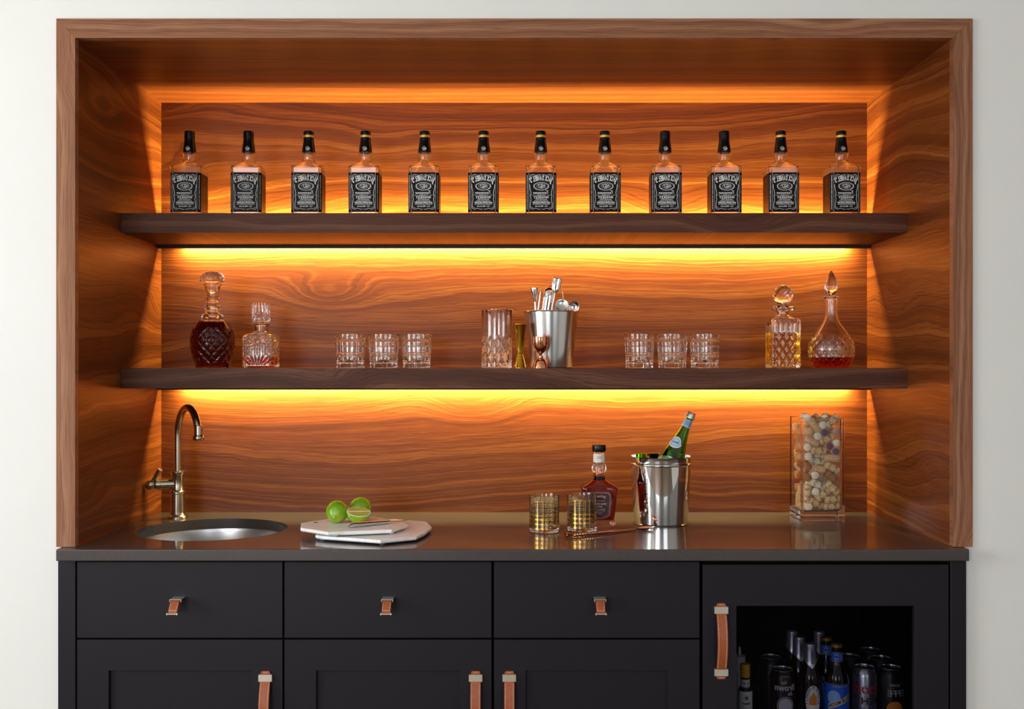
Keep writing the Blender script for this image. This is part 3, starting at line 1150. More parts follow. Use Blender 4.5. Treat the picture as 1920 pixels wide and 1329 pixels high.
def S2f(k, p=9): return lambda t_: se_r(t_, H2 * k, H2 * k, p)
def C2f(r): return lambda t_: r
zs = [i * .0016 for i in range(3, 57)]
rows = [(0, S2f(.90)), (.002, S2f(.96))] + [(z, S2f(1.0)) for z in zs] + [(.0925, S2f(.97)), (.0955, S2f(.91, 7)), (.098, mixr(.3, S2f(.80, 5), C2f(.036))), (.1005, mixr(.7, S2f(.62, 4), C2f(.028))), (.1025, C2f(.0225)), (.105, C2f(.0203)), (.113, C2f(.0200)), (.121, C2f(.0205)), (.1228, C2f(.0245)), (.1245, C2f(.0255)), (.1255, C2f(.0245))]
inr = [(.1255, C2f(.0165), 1), (.120, C2f(.0145), 1), (.105, C2f(.0135), 1), (.099, C2f(.020), 1), (.094, S2f(.80, 6), 1), (.088, S2f(.88), 1), (.0316, S2f(.88), 1)]
m = MB()
loft(m, rows + inr, A2, pin)
m.build('glass_body', MATS['crystal'], t, angle=38)
m = MB()
loft(m, [(.0103, S2f(.79)), (.0142, S2f(.873)), (.0310, S2f(.873))], A2[::4])
m.build('whiskey', MATS['whiskey_red'], t)
m = MB()
st = [(.108, C2f(.009)), (.120, C2f(.0125)), (.1285, C2f(.0130)), (.1300, mixr(.5, lambda a: se_r(a, .019, .019, 4), C2f(.018)))]
st += [(.1315 + .0022 * i, lambda a, k=1 + .010 * i / 24: se_r(a, .0232 * k, .0232 * k, 8)) for i in range(25)]
st += [(.1855, lambda a: se_r(a, .0205, .0205, 8))]
loft(m, st, A2, lambda x, y, z, tt: 0 if z < .133 or z > .183 else .0022 * max(vgroove((y if abs(x) >= abs(y) else x) / .0105 * (1 + (z - .158) * 12) + .5, .33), vgroove((z - .134) / .016 + abs(y if abs(x) >= abs(y) else x) / .012, .18) * (z < .16)))
m.build('stopper', MATS['crystal'], t, angle=38)

# ------------------------------------------------------------------ plaid-cut tumblers
def tumbler_mesh():
    H, RT, RB = .0962, .0440, .0386
    def rad(z): return RB + (RT - RB) * (z / H)
    zs = [i * .0011 for i in range(3, 88)]
    outer = [(RB - .002, 0), (RB, .0012)] + [(rad(z), z) for z in zs] + [(RT, H - .0006), (RT - .0006, H)]
    innr = [(RT - .0022, H), (RT - .0030, H - .002)] + [(rad(z) - .0040, z) for z in (.085, .06, .04, .028, .023)] + [(RB - .0075, .0195), (RB - .014, .0185)]
    def plaid(tt, z):
        u = (tt / (2 * PI) * 9) % 1
        vert = max(max(0, 1 - abs(u - .30) / .030), max(0, 1 - abs(u - .42) / .030), max(0, 1 - abs(u - .78) / .030))
        hz = 0
        for zc in (.0165, .0325, .0365, .0425, .0610, .0760, .0800):
            hz = max(hz, max(0, 1 - abs(z - zc) / .0017))
        mk = (1 - sm(z, .0855, .0895))
        return max(vert * (1 if z > .017 else .8), hz) * .0019 * mk
    return vessel(outer, innr, 216, plaid).mesh('tumbler', MATS['crystal'], angle=35)


TM = tumbler_mesh()
for i, (px, lab) in enumerate(zip([657, 719.5, 781.2, 1198.8, 1260.4, 1321],
                                  ['leftmost of the trio left of the mixing glass', 'middle of the trio left of the mixing glass', 'rightmost of the trio left of the mixing glass',
                                   'leftmost of the trio right of the steel bucket', 'middle of the trio right of the steel bucket', 'rightmost of the trio right of the steel bucket'])):
    o = link('plaid_tumbler', TM, None, shelf_loc(px, .425))
    o.rotation_euler = (0, 0, .35 * i)
    tag(o, 'clear plaid-cut crystal tumbler, ' + lab, 'tumbler', 'clear tumblers on the lower shelf')
# ------------------------------------------------------------------ mixing glass and strainer
k5 = KS / 9.49
def z5(y): return (1240 - y) * k5
principled('copper', srgb('#e29a74'), 0.14, 1.0)
principled('copper_dark', srgb('#c4683f'), 0.22, 1.0)
principled('gold_metal', srgb('#c9992e'), 0.16, 1.0)
mg = shelf_loc(931.5, .43)
RM = .0432
zs = [i * .0012 for i in range(2, 80)]
outer = [(RM - .003, 0), (RM - .0008, .0012)] + [(RM, z) for z in zs] + [(RM, .130), (RM, .1625), (RM - .0005, .1642), (RM - .0012, .1650)]
innr = [(RM - .0024, .1648), (RM - .0032, .162), (RM - .0036, .09), (RM - .0040, .020), (RM - .0075, .0135), (RM - .015, .0125)]
def dia5(tt, z):
    mk = sm(z, .006, .011) * (1 - sm(z, .090, .0935))
    u, v_ = tt * 13 / (2 * PI), (z - .05) / .0410
    return max(vgroove(u + v_, .15), vgroove(u - v_, .15)) * .0032 * mk
o = vessel(outer, innr, 208, dia5).build('mixing_glass', MATS['crystal'], None, mg, angle=38)
tag(o, 'tall diamond-cut cocktail mixing glass with a copper strainer on top', 'mixing glass')

t = thing('cocktail_strainer', 'copper coil strainer lying across the mixing glass rim', 'strainer', mg + Vector((0.003, 0, .1654)))
t.rotation_euler = (0, math.radians(-1.2), 0)
m = MB()
m.lathe([(.034, 0), (.0346, .0005), (.0346, .0010), (.034, .0014)], 40)
m.box(-.052, -.030, -.004, .004, .0002, .0012, .0002)
m.box(.030, .0535, -.004, .004, .0002, .0012, .0002)
m.build('plate', MATS['copper'], t)
pts = []
for i in range(420):
    a = 2 * PI * i / 420
    tw = 2 * PI * i / 420 * 34
    r = .0325 + .0038 * math.cos(tw)
    pts.append((r * math.cos(a), r * math.sin(a), -.0055 + .0042 * math.sin(tw)))
MB().tube(pts, .0006, 5).build('spring', MATS['copper_dark'], t)
pts = []
for i in range(120):
    tw = 2 * PI * i / 120 * 11
    pts.append((-.010 + .036 * i / 120, -.003 + .0016 * math.cos(tw), .0032 + .0018 * math.sin(tw)))
MB().tube(pts, .0005, 5).build('finger_coil', MATS['gold_metal'], t)
m = MB()
pth = [(.028, -.010, .0006), (.040, -.011, -.001), (.0465, -.012, -.009), (.0455, -.012, -.016), (.0385, -.012, -.0255)]
rs = []
for x, y, z in pth:
    rs.append([(x, y - .006, z), (x, y + .006, z), (x + .0012, y + .006, z + .0008), (x + .0012, y - .006, z + .0008)])
m.rings(rs)
m.build('tab', MATS['copper'], t)

# ------------------------------------------------------------------ jiggers
t = thing('gold_jigger', 'tall slim gold double jigger beside the mixing glass', 'jigger', shelf_loc(975.3, .41))
kj = 1 / 662 / 9.49
def zj(y): return (1236 - y) * kj
m = MB()
up = [(38 * kj, zj(962)), (60 * kj, zj(900)), (132 * kj * .88, zj(475)), (140 * kj * .9, zj(462)), (140 * kj * .9, zj(458)), (128 * kj * .9, zj(459)), (105 * kj * .9, zj(480)), (36 * kj, zj(930)), (10 * kj, zj(940))]
m.lathe([(52 * kj, zj(965))] + up[1:], 40)
m.build('upper_cup', MATS['gold_metal'], t)
MB().lathe([(44 * kj, zj(978)), (60 * kj, zj(974)), (62 * kj, zj(964)), (58 * kj, zj(955)), (40 * kj, zj(952))], 40).build('waist_ring', MATS['gold_metal'], t)
MB().lathe([(46 * kj, zj(972)), (60 * kj, zj(1000)), (118 * kj, zj(1215)), (128 * kj, zj(1228)), (128 * kj, 0), (116 * kj, 0.0002), (48 * kj, zj(1010)), (20 * kj, zj(1000))], 40).build('lower_cup', MATS['gold_metal'], t)

t = thing('copper_jigger', 'short copper bell-shaped double jigger in front of the steel bucket', 'jigger', shelf_loc(1013.6, .350))
kc = 1 / 676 / 6.646
def zc_(y): return (1262 - y) * kc
cup = smooth_prof([(16 * kc, zc_(1085)), (50 * kc, zc_(1062)), (86 * kc, zc_(1010)), (100 * kc, zc_(950)), (106 * kc, zc_(880)), (107 * kc, zc_(876))], 5)
inn = [(103 * kc, zc_(876)), (96 * kc, zc_(950)), (80 * kc, zc_(1005)), (40 * kc, zc_(1052)), (8 * kc, zc_(1062))]
MB().lathe(cup + inn, 48).build('upper_cup', MATS['copper'], t)
MB().lathe(smooth_prof([(14 * kc, zc_(1150)), (30 * kc, zc_(1138)), (30 * kc, zc_(1110)), (18 * kc, zc_(1098)), (27 * kc, zc_(1080)), (27 * kc, zc_(1066)), (10 * kc, zc_(1056))], 4), 32).build('waist', MATS['copper'], t)
low = smooth_prof([(14 * kc, zc_(1140)), (40 * kc, zc_(1142)), (72 * kc, zc_(1170)), (90 * kc, zc_(1215)), (98 * kc, zc_(1258)), (98 * kc, 0)], 5)
MB().lathe(low + [(93 * kc, 0), (84 * kc, zc_(1215)), (60 * kc, zc_(1172)), (8 * kc, zc_(1158))], 48).build('lower_cup', MATS['copper'], t)

# ------------------------------------------------------------------ steel bucket of bar tools
bk = shelf_loc(1034, .455)
kb = 1 / 652
t = thing('steel_bucket', 'brushed stainless steel bucket holding bar tools on the lower shelf', 'bucket', bk)
HB = 104.5 * kb
RT_, RB_ = 50.5 * kb, 38.5 * kb
prof = [(RB_ - .003, 0), (RB_, .002)] + [(RB_ + (RT_ - RB_) * i / 8, HB * i / 8) for i in range(1, 9)]
MB().lathe(prof + [(RT_ - .0012, HB), (RT_ - .0016, HB - .004)] + [(RB_ + (RT_ - RB_) * i / 4 - .0016, max(.004, HB * i / 4)) for i in (3, 2, 1, 0)], 72).build('body', MATS['satin_steel'], t)
m = MB()
rr = []
for j in range(72):
    a = 2 * PI * j / 72
    rr.append([((RT_ + .0008 + .0028 * math.cos(b)) * math.cos(a), (RT_ + .0008 + .0028 * math.cos(b)) * math.sin(a), HB + .0008 + .0024 * math.sin(b)) for b in [2 * PI * q / 10 for q in range(10)]])
m.rings(rr + [rr[0]], False, False)
m.build('rim', MATS['satin_steel'], t)


def T2(x, y, dy=0.0):
    """close-up pixel of the tool bucket -> point at the bucket's depth (+dy)"""
    return P(970 + x / 6.646, 500 + y / 6.646, .455 + dy)


kt = (D0 + .455) / F_PX / 6.646


def tool(name, label, cat, a, b):
    """a: visible head end, b: point lower down; returns thing at the tool's foot in the bucket + helper along its axis"""
    d = (b - a).normalized()
    L = (a.z - (bk.z + .006)) / max(.3, -d.z)
    foot = a + d * L
    q = (a - foot).normalized()
    t = thing(name, label, cat, foot, 'bar tools in the steel bucket')
    t.rotation_euler = Vector((0, 0, 1)).rotation_difference(q).to_euler()
    return t, L


t, L = tool('cone_muddler', 'steel muddler with a flared cone end, leftmost tool in the bucket', 'bar tool', T2(212, 266, -.02), T2(228, 550, -.02))
kk = kt
MB().lathe([(14 * kk, 0), (14 * kk, L - 165 * kk)], 20).build('shaft', MATS['chrome'], t)
MB().lathe([(14 * kk, L - 172 * kk), (24 * kk, L - 140 * kk), (50 * kk, L - 6 * kk), (50 * kk, L), (44 * kk, L), (20 * kk, L - 120 * kk)], 28).build('cone_head', MATS['chrome'], t)

t, L = tool('mixing_rod', 'thin slanted chrome rod between cone muddler and scoop', 'bar tool', T2(292, 272, -.005), T2(258, 550, -.005))
MB().lathe([(9 * kk, 0), (11 * kk, L - 60 * kk), (12 * kk, L - 14 * kk), (8 * kk, L)], 16).build('rod', MATS['chrome'], t)
MB().lathe([(13 * kk, .004), (16 * kk, .006), (16 * kk, .012), (13 * kk, .014)], 16).build('foot_collar', MATS['chrome'], t)

t, L = tool('ice_scoop', 'broad rounded chrome scoop standing in the steel bucket', 'bar tool', T2(405, 262, .010), T2(365, 552, .010))
m = MB()
rows = []
for i in range(15):
    s = i / 14
    z = L - 300 * kk * (1 - s)
    w_ = 70 * kk * (1 if s < .72 else math.sqrt(max(0.02, 1 - ((s - .72) / .285) ** 2)))
    dep = 34 * kk * (1 if s < .6 else math.sqrt(max(0.05, 1 - ((s - .6) / .42) ** 2)))
    rows.append([(w_ * math.cos(b), dep * math.sin(b), z) for b in [2 * PI * q / 28 for q in range(28)]])
m.rings(rows)
m.build('bowl', MATS['chrome'], t)
MB().lathe([(12 * kk, 0), (12 * kk, L - 300 * kk)], 16).build('shaft', MATS['chrome'], t)

t, L = tool('wire_tongs', 'wire loop of bar tongs arching behind the other bucket tools', 'bar tool', T2(455, 228, .035), T2(465, 560, .035))
pts = []
W_ = 112 * kk
for i in range(41):
    a = PI * i / 40
    pts.append((-W_ * math.cos(a), 0, L - 170 * kk + 170 * kk * math.sin(a)))
MB().tube([(-W_ * .4, 0, .002)] + pts + [(W_ * .4, 0, .002)], .0014, 10).build('wire_loop', MATS['chrome'], t)
MB().tube([(-W_ * .5, 0, L * .35), (W_ * .5, 0, L * .35)], .0012, 8).build('cross_wire', MATS['chrome'], t)

t, L = tool('bar_spoon', 'tallest tool in the bucket, a steel bar spoon with shield-shaped head', 'bar tool', T2(500, 140, -.015), T2(428, 552, -.015))
m = MB()
rows = []
for s, w_, d_ in ((0, 10, 8), (.06, 22, 12), (.16, 40, 16), (.35, 52, 18), (.7, 56, 18), (.96, 58, 16), (1.0, 50, 8)):
    z = L - 195 * kk * (1 - s)
    rows.append([(w_ * kk * math.cos(b), d_ * kk * math.sin(b), z) for b in [2 * PI * q / 20 for q in range(20)]])
m.rings(rows)
m.build('head', MATS['chrome'], t)
MB().lathe([(12 * kk, 0), (14 * kk, L * .5), (13 * kk, L - 190 * kk)], 16).build('shaft', MATS['chrome'], t)


def ladle(label, a, r, tilt, mat):
    t, L = tool('ladle_spoon', label, 'bar tool', a, a + Vector((-.012, 0, -.08)))
    m = MB()
    rows = []
    prof = [(.05, -.30), (.5, -.27), (.8, -.17), (.96, -.05), (1.0, 0.0), (.95, .0), (.76, -.13), (.45, -.22), (.04, -.25)]
    for q, h in prof:
        rows.append([(q * r * math.cos(b), h * r, q * r * math.sin(b)) for b in [2 * PI * i / 36 for i in range(36)]])
    m.rings(rows)
    M = Matrix.Translation((0, 0, L)) @ Matrix.Rotation(math.radians(tilt), 4, 'X') @ Matrix.Rotation(PI, 4, 'Z')
    m.xform(M)
    m.build('bowl', MATS[mat], t)
    MB().tube([(0, .002, 0), (0, .002, L - r * .9)], .0022, 12).build('shaft', MATS[mat], t)


ladle('round brushed steel spoon bowl facing forward at the bucket rim', T2(555, 488, -.04), 86 * kk, -12, 'satin_steel')
ladle('polished round spoon mirroring orange light, rightmost tool in the bucket', T2(704, 492, -.015), 68 * kk, 8, 'chrome')

# ------------------------------------------------------------------ square decanter with ball stopper
t = thing('square_decanter', 'square diamond-cut decanter two-thirds full of golden whiskey with faceted ball stopper', 'decanter', shelf_loc(1468, .445))
k6 = 1 / 654 / 3.84
def z6(y): return (773 - y) * k6
H3 = .0430
def S3(k, p=9): return lambda a: se_r(a, H3 * k, H3 * k, p)
def cut3(x, y, z, tt):
    fc = y if abs(x) >= abs(y) else x
    if abs(fc) > H3 - .0055:
        return 0
    g = 0
    if z < z6(520):
        mk = sm(z, .004, .008) * (1 - sm(z, z6(560), z6(520)))
        g = max(vgroove(fc / .0215 + z / .0350, .13), vgroove(fc / .0215 - z / .0350, .13)) * mk
    elif z < z6(440):
        g = vgroove(fc / .014 + .5, .3) * (1 - sm(z, z6(460), z6(440)))
    return g * .0028
zs = [i * .0016 for i in range(2, 81) if i * .0016 < z6(440)]
rows = [(0, S3(.93)), (.0015, S3(.985))] + [(z, S3(1)) for z in zs] + [(z6(432), S3(.985)), (z6(420), mixr(.15, S3(.93, 6), C2f(.036))), (z6(412), mixr(.5, S3(.78, 5), C2f(.030))), (z6(404), mixr(.85, S3(.6, 4), C2f(.023))), (z6(398), C2f(.0205)), (z6(385), C2f(.0192)), (z6(368), C2f(.0200)), (z6(362), C2f(.0265)), (z6(352), C2f(.0322)), (z6(340), C2f(.0328)), (z6(330), C2f(.0300)), (z6(327), C2f(.0270))]
inr = [(z6(329), C2f(.0180), 1), (z6(345), C2f(.0130), 1), (z6(395), C2f(.0125), 1), (z6(408), C2f(.018), 1), (z6(425), S3(.80, 6), 1), (z6(440), S3(.87), 1), (z6(520), S3(.87), 1)]
m = MB()
loft(m, rows + inr, A2, cut3)
m.build('glass_body', MATS['crystal'], t, angle=38)
m = MB()
loft(m, [(.0123, S3(.77)), (.0163, S3(.863)), (z6(522), S3(.863))], A2[::4])
m.build('whiskey', MATS['whiskey_amber'], t)
bm = bmesh.new()
bmesh.ops.create_icosphere(bm, subdivisions=2, radius=75 * k6)
bm.verts.index_update()
m = MB()
m.add([(p.co.x, p.co.y, p.co.z + z6(248)) for p in bm.verts], [[q.index for q in f.verts] for f in bm.faces])
bm.free()
m.build('stopper', MATS['crystal'], t, smooth=False)
MB().lathe([(.009, z6(385)), (.0118, z6(345)), (.0125, z6(322)), (.0115, z6(318))], 24).build('stopper_neck', MATS['crystal'], t)

# ------------------------------------------------------------------ round teardrop decanter
t = thing('teardrop_decanter', 'round long-necked cut decanter with pointed teardrop stopper and a little red spirit', 'decanter', shelf_loc(1558.5, .43))
k7 = KS / 3.84
def z7(y): return (773 - y) * k7
body = smooth_prof([(104 * k7, 0.0004), (128 * k7, z7(756)), (152 * k7, z7(712)), (163 * k7, z7(655)), (159 * k7, z7(605)), (140 * k7, z7(555)), (105 * k7, z7(505)), (68 * k7, z7(455)), (48 * k7, z7(410)), (42 * k7, z7(360)), (41 * k7, z7(300)), (43 * k7, z7(275)), (58 * k7, z7(268)), (61 * k7, z7(262)), (56 * k7, z7(256))], 6)
inn7 = [(26 * k7, z7(258))] + [(max(.004, r - .0030), z) for r, z in smooth_prof([(34 * k7, z7(290)), (39 * k7, z7(370)), (46 * k7, z7(412)), (66 * k7, z7(455)), (103 * k7, z7(505)), (138 * k7, z7(555)), (157 * k7, z7(605)), (161 * k7, z7(655)), (156 * k7, z7(690))], 3)] + [(151 * k7, z7(695.5))]
def dia7(tt, z):
    mk = sm(z, z7(765), z7(750)) * (1 - sm(z, z7(560), z7(520)))
    u, v_ = tt * 18 / (2 * PI), (z - z7(640)) / .0250
    return max(vgroove(u + v_, .19), vgroove(u - v_, .19)) * .0024 * mk
vessel(densify([(90 * k7, 0)] + body, .0017), inn7, 180, dia7).build('glass_body', MATS['crystal'], t, angle=40)
MB().lathe([(78 * k7, z7(756.5)), (122 * k7 - .0032, z7(745.5)), (148 * k7 - .0034, z7(708)), (154 * k7 - .0034, z7(697))], 64).build('spirit', MATS['whiskey_port'], t)
st7 = smooth_prof([(22 * k7, z7(300)), (26 * k7, z7(262)), (18 * k7, z7(248)), (30 * k7, z7(235)), (44 * k7, z7(205)), (47 * k7, z7(185)), (40 * k7, z7(150)), (24 * k7, z7(110)), (6 * k7, z7(74))], 5)
MB().lathe(st7, 60, disp=lambda tt, z: .0010 * (1 - abs(math.sin(tt * 4))) * sm(z, z7(235), z7(205))).build('stopper', MATS['crystal'], t, angle=30)
# ------------------------------------------------------------------ faucet
base = PZ(347.5, 973, CT)
fx = (333.3 - VX) * (D0 + .500) / F_PX
FL = Vector((fx, .500, CT + .0002))
kf = (D0 + .500) / F_PX / 4.287
t = thing('bar_faucet', 'brushed nickel gooseneck bar faucet with side lever behind the sink', 'faucet', FL)
def zf(y): return (992 - y) * kf
nk = MATS['faucet_nickel']
MB().lathe(smooth_prof([(79 * kf, 0), (79 * kf, zf(985)), (74 * kf, zf(975)), (62 * kf, zf(962)), (57 * kf, zf(945))], 4), 40).build('base', nk, t)
MB().lathe([(50 * kf, zf(950)), (55 * kf, zf(945)), (55 * kf, zf(800)), (60 * kf, zf(795)), (60 * kf, zf(778)), (52 * kf, zf(772)), (48 * kf, zf(764)), (48 * kf, zf(650)), (55 * kf, zf(640)), (58 * kf, zf(632)), (58 * kf, zf(618)), (46 * kf, zf(614)), (30 * kf, zf(612))], 40).build('body', nk, t)
# gooseneck: rises, then arches forward and to the right
tip = P(372.3, 826, .352)
rise = zf(330)
end = tip - FL
hd = Vector((end.x, end.y, 0))
Rr = hd.length / 2
hd.normalize()
pts = [(0, 0, zf(620) + (rise - zf(620)) * i / 6) for i in range(7)]
ry = zf(92) - 6.5 * kf * 4.287 / 4.287 - rise
for i in range(1, 31):
    a = PI * i / 30 * (1.0 if i < 30 else 1)
    c = Rr * (1 - math.cos(a))
    pts.append((hd.x * c, hd.y * c, rise + ry * math.sin(a)))
pts.append((end.x, end.y, end.z + .030))
pts = [p for p in pts if not (p[2] < end.z + .026 and Vector((p[0], p[1])).length > Rr)]
MB().tube(pts, .0101, 20).build('spout', nk, t)
pe = Vector(pts[-1])
MB().lathe([(.0100, .012), (.0118, .011), (.0118, -.014), (.0135, -.016), (.0155, -.020), (.0155, -.026), (.0135, -.029), (.009, -.0292)], 28, c=(pe.x, pe.y, pe.z)).build('spout_tip', nk, t)
# side valve
hz = zf(718)
vd = Vector((-1, -.35, 0)).normalized()
def along(d): return (vd.x * d, vd.y * d, hz)
MB().tube([along(.010), along(.060 * 1)], .0142, 24).build('valve_arm', nk, t)
MB().tube([along(.0475), along(.0485), along(.060), along(.061)], [.0148, .0162, .0162, .0148], 24).build('valve_collar', nk, t)
bc = Vector(along(.074))
MB().sphere(bc, .0165).build('handle_hub', nk, t)
hp = bc + Vector((.031, -.012, .045))
MB().tube([bc[:], (bc + (hp - bc) * .3)[:], (bc + (hp - bc) * .9)[:], hp[:]], [.0062, .0060, .0078, .0070], 18).build('lever', nk, t)

# ------------------------------------------------------------------ marble boards, limes, knife
T = NT('marble')
nz = T.n('ShaderNodeTexNoise', {'Vector': (T.n('ShaderNodeTexCoord'), 3), 'Scale': 9.0, 'Detail': 6.0, 'Roughness': 0.6, 'Distortion': 1.6})
col = T.ramp(nz, [(0.42, srgb('#faf9f7')), (0.50, srgb('#efeeec')), (0.56, srgb('#f9f8f6'))])
MATS['marble'] = T.done(T.n('ShaderNodeBsdfPrincipled', {'Base Color': col, 'Roughness': 0.28, 'Specular IOR Level': 0.5}))
principled('rubber_foot', srgb('#dcdad6'), 0.6)
LT = CT + .0145          # lower board top
UT = CT + .0290          # upper board top


def board(label, pts, zt, feet, hole=None):
    q = [PZ(540 + x / 6.4, 900 + y / 6.4, zt) for x, y in pts]
    c = sum(q, Vector()) / len(q)
    t = thing('marble_board', label, 'serving board', (c.x, c.y, zt - .0143), 'marble serving boards')
    poly = [(p.x - c.x, p.y - c.y) for p in q]
    area2 = sum(poly[i][0] * poly[(i + 1) % len(poly)][1] - poly[(i + 1) % len(poly)][0] * poly[i][1] for i in range(len(poly)))
    if area2 < 0:
        poly.reverse()
    m = MB()
    n = len(poly)
    ins = []
    for i in range(n):
        p = Vector(poly[i])
        ins.append((p * (1 - .003 / p.length))[:])
    zz0, zz1 = .0045, .0143
    rs = [[(x, y, zz0) for x, y in ins], [(x, y, zz0 + .003) for x, y in poly], [(x, y, zz1 - .001) for x, y in poly], [(x * .995, y * .995, zz1) for x, y in ins]]
    m.rings(rs)
    m.build('slab', MATS['marble'], t, angle=15)
    for x, y in feet:
        p = PZ(540 + x / 6.4, 900 + y / 6.4, zt - .0143)
        MB().lathe([(.006, 0), (.0068, .001), (.0068, .0046), (.006, .0047)], 16, c=(p.x - c.x, p.y - c.y, 0)).build('foot', MATS['rubber_foot'], t)
    if hole:
        p = PZ(540 + hole[0] / 6.4, 900 + hole[1] / 6.4, zt)
        MB().lathe([(.0058, .0), (.0058, .0005), (.0040, .00052), (.0040, .0001)], 24, c=(p.x - c.x, p.y - c.y, .01432)).build('hole_rim', MATS['ink_dark'], t)
    return t


board('larger white marble board underneath, lying on the countertop', [(330, 655), (420, 668), (1110, 716), (1540, 674), (1640, 630), (1728, 560), (1655, 492), (1280, 466), (700, 480), (400, 545)], LT,
      [(420, 700), (1130, 752), (1560, 640), (700, 560)])
board('smaller white marble board on top, holding limes and a knife', [(150, 570), (480, 622), (1245, 590), (1438, 528), (1405, 500), (1000, 432), (480, 462), (160, 512)], UT,
      [(570, 668), (1240, 640), (1150, 560), (500, 560)], hole=(330, 508))

T = NT('lime_peel')
tc = T.n('ShaderNodeTexCoord')
nz = T.n('ShaderNodeTexNoise', {'Vector': (tc, 3), 'Scale': 28.0, 'Detail': 3.0})
col = T.ramp(nz, [(0.28, srgb('#5a900f')), (0.52, srgb('#86b01b')), (0.78, srgb('#c8c433'))])
n2 = T.n('ShaderNodeTexNoise', {'Vector': (tc, 3), 'Scale': 700.0, 'Detail': 1.0})
bp = T.n('ShaderNodeBump', {'Height': n2, 'Strength': 0.22, 'Distance': 0.001})
MATS['lime_peel'] = T.done(T.n('ShaderNodeBsdfPrincipled', {'Base Color': col, 'Roughness': 0.28, 'Normal': bp, 'Specular IOR Level': 0.55}))
principled('lime_pith', srgb('#eef0d2'), 0.5)
principled('lime_flesh', srgb('#b7b64e'), 0.25, spec=0.6, noise=0.25, nscale=220)
principled('lime_stem', srgb('#d9c98a'), 0.7)


def lime_prof(r, half=False):
    pr_ = []
    for i in range(0, 19):
        a = PI * i / 18
        rr = r * math.sin(a)
        z = -r * 1.10 * math.cos(a)
        if a > PI * .88:
            z += r * .07 * ((a - PI * .88) / (PI * .12))
        if a < PI * .12:
            z -= r * .05 * ((PI * .12 - a) / (PI * .12))
        pr_.append((max(rr, .0006), z))
    return pr_


def lime(label, c, r, axis):
    t = thing('lime', label, 'lime', (c.x, c.y, UT + .0003), 'limes on the marble board')
    M = Matrix.Translation((0, 0, r * 1.0)) @ Vector((0, 0, 1)).rotation_difference(Vector(axis).normalized()).to_matrix().to_4x4()
    m = MB().lathe(lime_prof(r), 36)
    m.xform(M)
    zmin = min(p[2] for p in m.v)
    M2 = Matrix.Translation((0, 0, -zmin))
    m.xform(M2)
    m.build('peel', MATS['lime_peel'], t, angle=80)
    s = MB().lathe([(.0012, r * 1.12), (.0026, r * 1.165), (.0022, r * 1.195), (.0008, r * 1.2)], 10)
    s.xform(M2 @ M)
    s.build('stem_end', MATS['lime_stem'], t)


c = PZ(540 + 590 / 6.4, 900 + 515 / 6.4, UT)
lime('whole green lime on the marble board, left of the cut lime', P(632.2, 960, c.y + .006), .0290, (-.12, -1, -.32))
lime('yellowish green lime behind the cut lime half', P(675.5, 956.5, c.y + .062), .0298, (.3, .8, .35))
# cut half
r = .0300
hc = PZ(540 + 846 / 6.4, 900 + 520 / 6.4, UT)
t = thing('lime_half', 'halved lime with its pale cut face up, beside the knife', 'lime', (hc.x, hc.y + .003, UT + .0003), 'limes on the marble board')
M = Matrix.Translation((0, 0, r * .985)) @ Matrix.Rotation(math.radians(19), 4, 'X') @ Matrix.Rotation(math.radians(8), 4, 'Y')
m = MB()
rs = []
for i in range(1, 13):
    a = PI / 2 * i / 12
    rs.append([(1.08 * r * math.sin(a) * math.cos(b), r * math.sin(a) * math.sin(b), -r * math.cos(a)) for b in [2 * PI * j / 40 for j in range(40)]])
m.rings(rs)
m.xform(M)
zmin = min(p[2] for p in m.v)
M2 = Matrix.Translation((0, 0, -zmin)) @ M
m.xform(Matrix.Translation((0, 0, -zmin)))
m.build('peel', MATS['lime_peel'], t, angle=60)
m = MB().rings([[(1.05 * r * k * math.cos(2 * PI * j / 40), .97 * r * k * math.sin(2 * PI * j / 40), h) for j in range(40)] for k, h in ((1, -.0002), (.99, .0008))])
m.xform(M2)
m.build('pith', MATS['lime_pith'], t)
for s in (-1, 1):
    poly = []
    for j in range(25):
        b = PI * j / 24
        poly.append((.93 * r * math.cos(b), s * (.09 * r + .78 * r * math.sin(b) ** .8)))
    if s < 0:
        poly.reverse()
    m = MB().prism(poly, .0009, .0015)
    m.xform(M2 @ Matrix.Rotation(math.radians(18), 4, 'Z'))
    m.build('flesh_segment', MATS['lime_flesh'], t, angle=60)
s = MB().lathe([(.0012, -.0006), (.0026, .0004), (.0020, .0016), (.0006, .0018)], 10)
s.xform(M2 @ Matrix.Translation((-r * .70, -r * .74, -.0040)) @ Matrix.Rotation(math.radians(80), 4, 'X'))
s.build('stem_end', MATS['lime_stem'], t)

# paring knife
a = PZ(540 + 738 / 6.4, 900 + 575 / 6.4, UT)
b = PZ(540 + 1455 / 6.4, 900 + 498 / 6.4, UT)
d = (b - a)
L = d.length
t = thing('paring_knife', 'small steel paring knife lying on the upper marble board', 'knife', (a.x, a.y, UT + .0003), rot=(0, 0, math.atan2(d.y, d.x)))
m = MB()
rs = []
for i in range(13):
    s = i / 12
    x = s * L * .64
    w_ = .0100 * (1 - .35 * s) * (.55 + .45 * min(1, s * 9)) + .001 * math.sin(s * PI)
    h_ = .0070 * (.6 + .4 * min(1, s * 9)) * (1 - .3 * s)
    rs.append([(x, w_ * math.cos(q), h_ * (1 + math.sin(q))) for q in [2 * PI * k / 16 for k in range(16)]])
m.rings(rs)
m.build('handle', MATS['satin_steel'], t)
MB().tube([(L * .625, 0, .0042), (L * .655, 0, .0042)], .0052, 14).build('bolster', MATS['chrome'], t)
m = MB()
zb_ = .0036
rs = []
